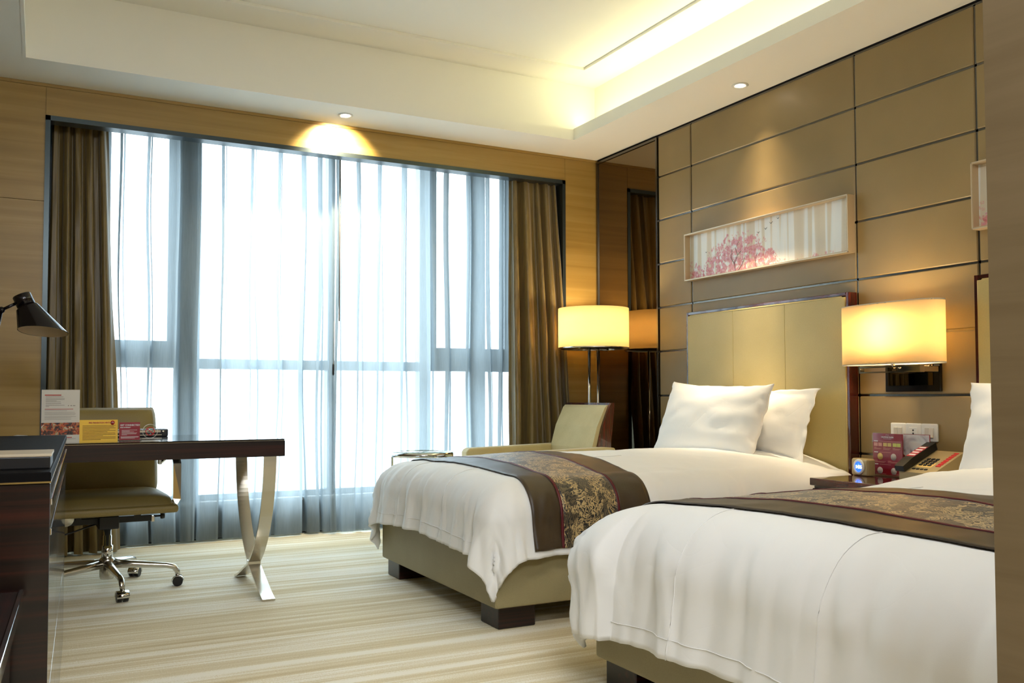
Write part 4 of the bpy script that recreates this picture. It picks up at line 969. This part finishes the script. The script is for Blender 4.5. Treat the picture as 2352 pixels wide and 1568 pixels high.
# ------------------------------------------------------------------ office chair behind the desk (faces the room, local -y)
t = thing('office_chair', 'olive leather swivel office chair with chrome arms behind the desk', 'office chair', (-3.440, -.925, 0), math.radians(2))
MB().lathe([(0, .055), (.030, .055), (.034, .065), (.034, .150), (.028, .155), (.0, .155)], seg=28).build('hub', 'steel', t, smooth=False)
MB().lathe([(.026, .15), (.026, .215), (.020, .217), (.020, .262), (.017, .264), (.017, .315), (0, .315)], seg=24).build('gas_column', 'chrome', t)
for k in range(5):
    a = math.radians(-84 + 72 * k); d = Vector((math.cos(a), math.sin(a), 0))
    P = [d * .03 + Vector((0, 0, .125)), d * .12 + Vector((0, 0, .118)), d * .27 + Vector((0, 0, .104)), d * .306 + Vector((0, 0, .094)), d * .322 + Vector((0, 0, .072)), d * .325 + Vector((0, 0, .050))]
    mb = MB(); mb.tube(P, [.021, .018, .014, .014, .013, .011], 12); o = mb.build('base_arm', 'steel', t, smooth=True)
    c = d * .325; cs = MB()
    tg = Vector((-d.y, d.x, 0))
    for s_ in (-1, 1):
        ctr = c + tg * .014 * s_
        rows = []
        for i in range(20):
            b = 2 * PI * i / 20; pz = Vector((0, 0, 1)) * .024 * math.sin(b) + d * .024 * math.cos(b)
            rows.append([ctr + pz - tg * .010 + Vector((0, 0, .0245)), ctr + pz + tg * .010 + Vector((0, 0, .0245))])
        vs = cs.grid(rows, closed_u=True)
        for j in (0, 1): cs.bm.faces.new([r[j] for r in vs])
    w_ = cs.build('caster', 'blackplastic', t)
    cv = MB(); cv.grid([[c + tg * y_ + Vector((0, 0, .0255)) + d * .028 * math.cos(b) + Vector((0, 0, .026 * math.sin(b))) for b in [math.radians(-10 + 200 * i / 12) for i in range(13)]] for y_ in (-.027, .027)])
    cv.build('caster_hood', 'chrome', w_, solid=.002, smooth=True)
MB().box(-.045, .045, -.07, .07, .30, .362, .004).build('mechanism', 'blackplastic', t)
MB().box(-.20, .20, -.022, .022, .322, .352, .003).build('cross_member', 'blackplastic', t)
for s_ in (-1, 1): MB().tube([(s_ * .12, 0, .345), (s_ * .20, 0, .395)], .01, flat=(.05, .014)).build('seat_bracket', 'blackplastic', t); bx('end_cap', 'steel', t, s_ * .205 - .008, s_ * .205 + .008, -.02, .02, .318, .345, bev=.002)
MB().tube([(.21, 0, .342), (.245, 0, .342)], .005, 8).build('knob_shaft', 'blackplastic', t); MB().lathe([(0, .243), (.014, .243), (.016, .25), (.014, .262), (0, .264)], (0, 0, .342), 16, 'x').build('tension_knob', 'blackplastic', t, smooth=True)
MB().tube([(-.02, .0, .33), (-.16, -.02, .29), (-.235, -.03, .272)], .004, 8).build('tilt_lever', 'blackplastic', t, smooth=True)
MB().lathe([(0, -.012), (.038, -.012), (.04, -.008), (.04, .008), (.038, .012), (0, .012)], (-.19, -.06, .365), 24, 'y').build('adjuster_disc', 'steel', t)
sb = MB().box(-.285, .285, -.275, .24, .385, .425, .018, 3); sb.build('seat_shell', 'olive_leather', t)
sc_ = MB(); N = 28
def seat_pt(u, v):
    x = u * .268; y = -.27 + (v + 1) / 2 * .49
    e = max(0, 1 - abs(u) ** 5) ** .4 * max(0, 1 - abs(v) ** 6) ** .4
    return (x, y, .425 + .062 * e - .012 * (1 - u * u) * (1 - v * v))
sc_.grid([[seat_pt(-1 + 2 * i / N, -1 + 2 * j / N) for j in range(N + 1)] for i in range(N + 1)]); sc_.build('seat_cushion', 'olive_leather', t, smooth=True)
MB().tube([(-.262, -.262, .430), (.262, -.262, .430)], .004, 8).build('seat_piping', 'olive_leather', t)
bk = MB()
def back_pt(u, v, f):
    x = u * .255 * (1 - .012 * v); z = .445 + (v + 1) / 2 * .435
    y = .205 + .085 * ((v + 1) / 2) ** 1.4 + .02 * (1 - u * u) * -1
    e = max(0, 1 - abs(u) ** 8) ** .5 * max(0, 1 - abs(v) ** 8) ** .5
    x *= 1 - .05 * (abs(v) ** 10)
    return (x, y + f * .030 * e, z)
A = bk.grid([[back_pt(-1 + 2 * i / N, -1 + 2 * j / N, -1) for j in range(N + 1)] for i in range(N + 1)])
B = bk.grid([[back_pt(-1 + 2 * i / N, -1 + 2 * j / N, 1) for j in range(N + 1)] for i in range(N + 1)])
bmesh.ops.remove_doubles(bk.bm, verts=list(bk.bm.verts), dist=.0005)
bk.build('backrest', 'olive_leather', t, smooth=True)
for s_ in (-1, 1):
    x = s_ * .275
    MB().tube([(x * 1.0, -.17, .415), (x * 1.06, -.17, .44), (x * 1.07, -.155, .61), (x * 1.07, -.12, .638), (x * 1.06, .12, .640), (x * .98, .22, .60)], .01, flat=(.036, .009), up_=(0, 1, -1)).build('arm_frame', 'chrome', t)
    MB().box(x * 1.06 - .022, x * 1.06 + .022, -.155, .10, .645, .664, .007, 2).build('arm_pad', 'blackplastic', t)
    MB().tube([(x * .84, .24, .47), (x * .86, .325, .84)], .008, 10).build('back_upright', 'chrome', t)
    bx('arm_bracket', 'steel', t, min(x * .93, x * 1.0), max(x * .93, x * 1.0), .185, .215, .585, .625, bev=.003)

# ------------------------------------------------------------------ console, media player and luggage bench in the left foreground (turned a little)
CR = math.radians(-2.26)
t = thing('console_cabinet', 'long dark ebony console cabinet with chrome trims in the left foreground', 'cabinet', (-3.6885, -2.835, 0), CR)
CL, CH = .955, .790
MB().box(-.52, -.022, -CL + .02, CL, .0, CH - .022, .001).build('body', 'ebony_x', t)
MB().box(-.53, 0, -CL, -CL + .02, 0, CH - .022, .0015).build('end_panel', 'ebony_x', t)
MB().box(-.53, .001, -CL - .003, CL, CH - .020, CH, .002).build('top', 'matteblack', t)
bx('top_trim', 'chrome', t, -.53, .0015, -CL - .0045, -CL - .002, CH - .0215, CH - .018)
for k in range(3):
    y0 = -CL + .0215 + k * (2 * CL - .0235) / 3; y1 = y0 + (2 * CL - .0235) / 3 - .003
    for z0, z1 in ((.004, .33), (.333, .662), (.680, .722), (.737, CH - .024)):
        d = MB().box(-.022, 0, y0, y1, z0, z1, .0008).build('drawer', 'ebony_y', t)
for z in (.671, .7295): bx('trim_strip', 'chrome', t, -.018, .003, -CL + .0215, CL, z - .0065, z + .0065, bev=.001)
t = thing('media_player', 'slim black media player with a silver top edge on the dark console', 'media player', (-3.957, -3.615, CH), CR)
MB().box(-.24, .235, -.085, .085, 0, .026, .003, 2).build('body', 'blackplastic', t)
MB().prism([(-.087, .0255), (-.087, .028), (-.083, .031), (.083, .031), (.085, .0255)], -.24, .237, 'yz').build('silver_top', 'silver', t)
t = thing('luggage_bench', 'low dark bench with a chrome edge against the console end, bottom left', 'bench', (-4.057, -4.30, 0), CR)
MB().box(-.22, .262, -.48, .49, .54, .570, .002).build('top', 'ebony_y', t)
bx('chrome_edge', 'chrome', t, .262, .270, -.48, .49, .545, .573, bev=.001)
MB().box(-.20, .25, -.46, .48, .07, .54, .002).build('body', 'ebony_y', t)
for x in (-.17, .20):
    for y in (-.42, .44): bx('foot', 'chrome', t, x - .02, x + .02, y - .02, y + .02, 0, .07)
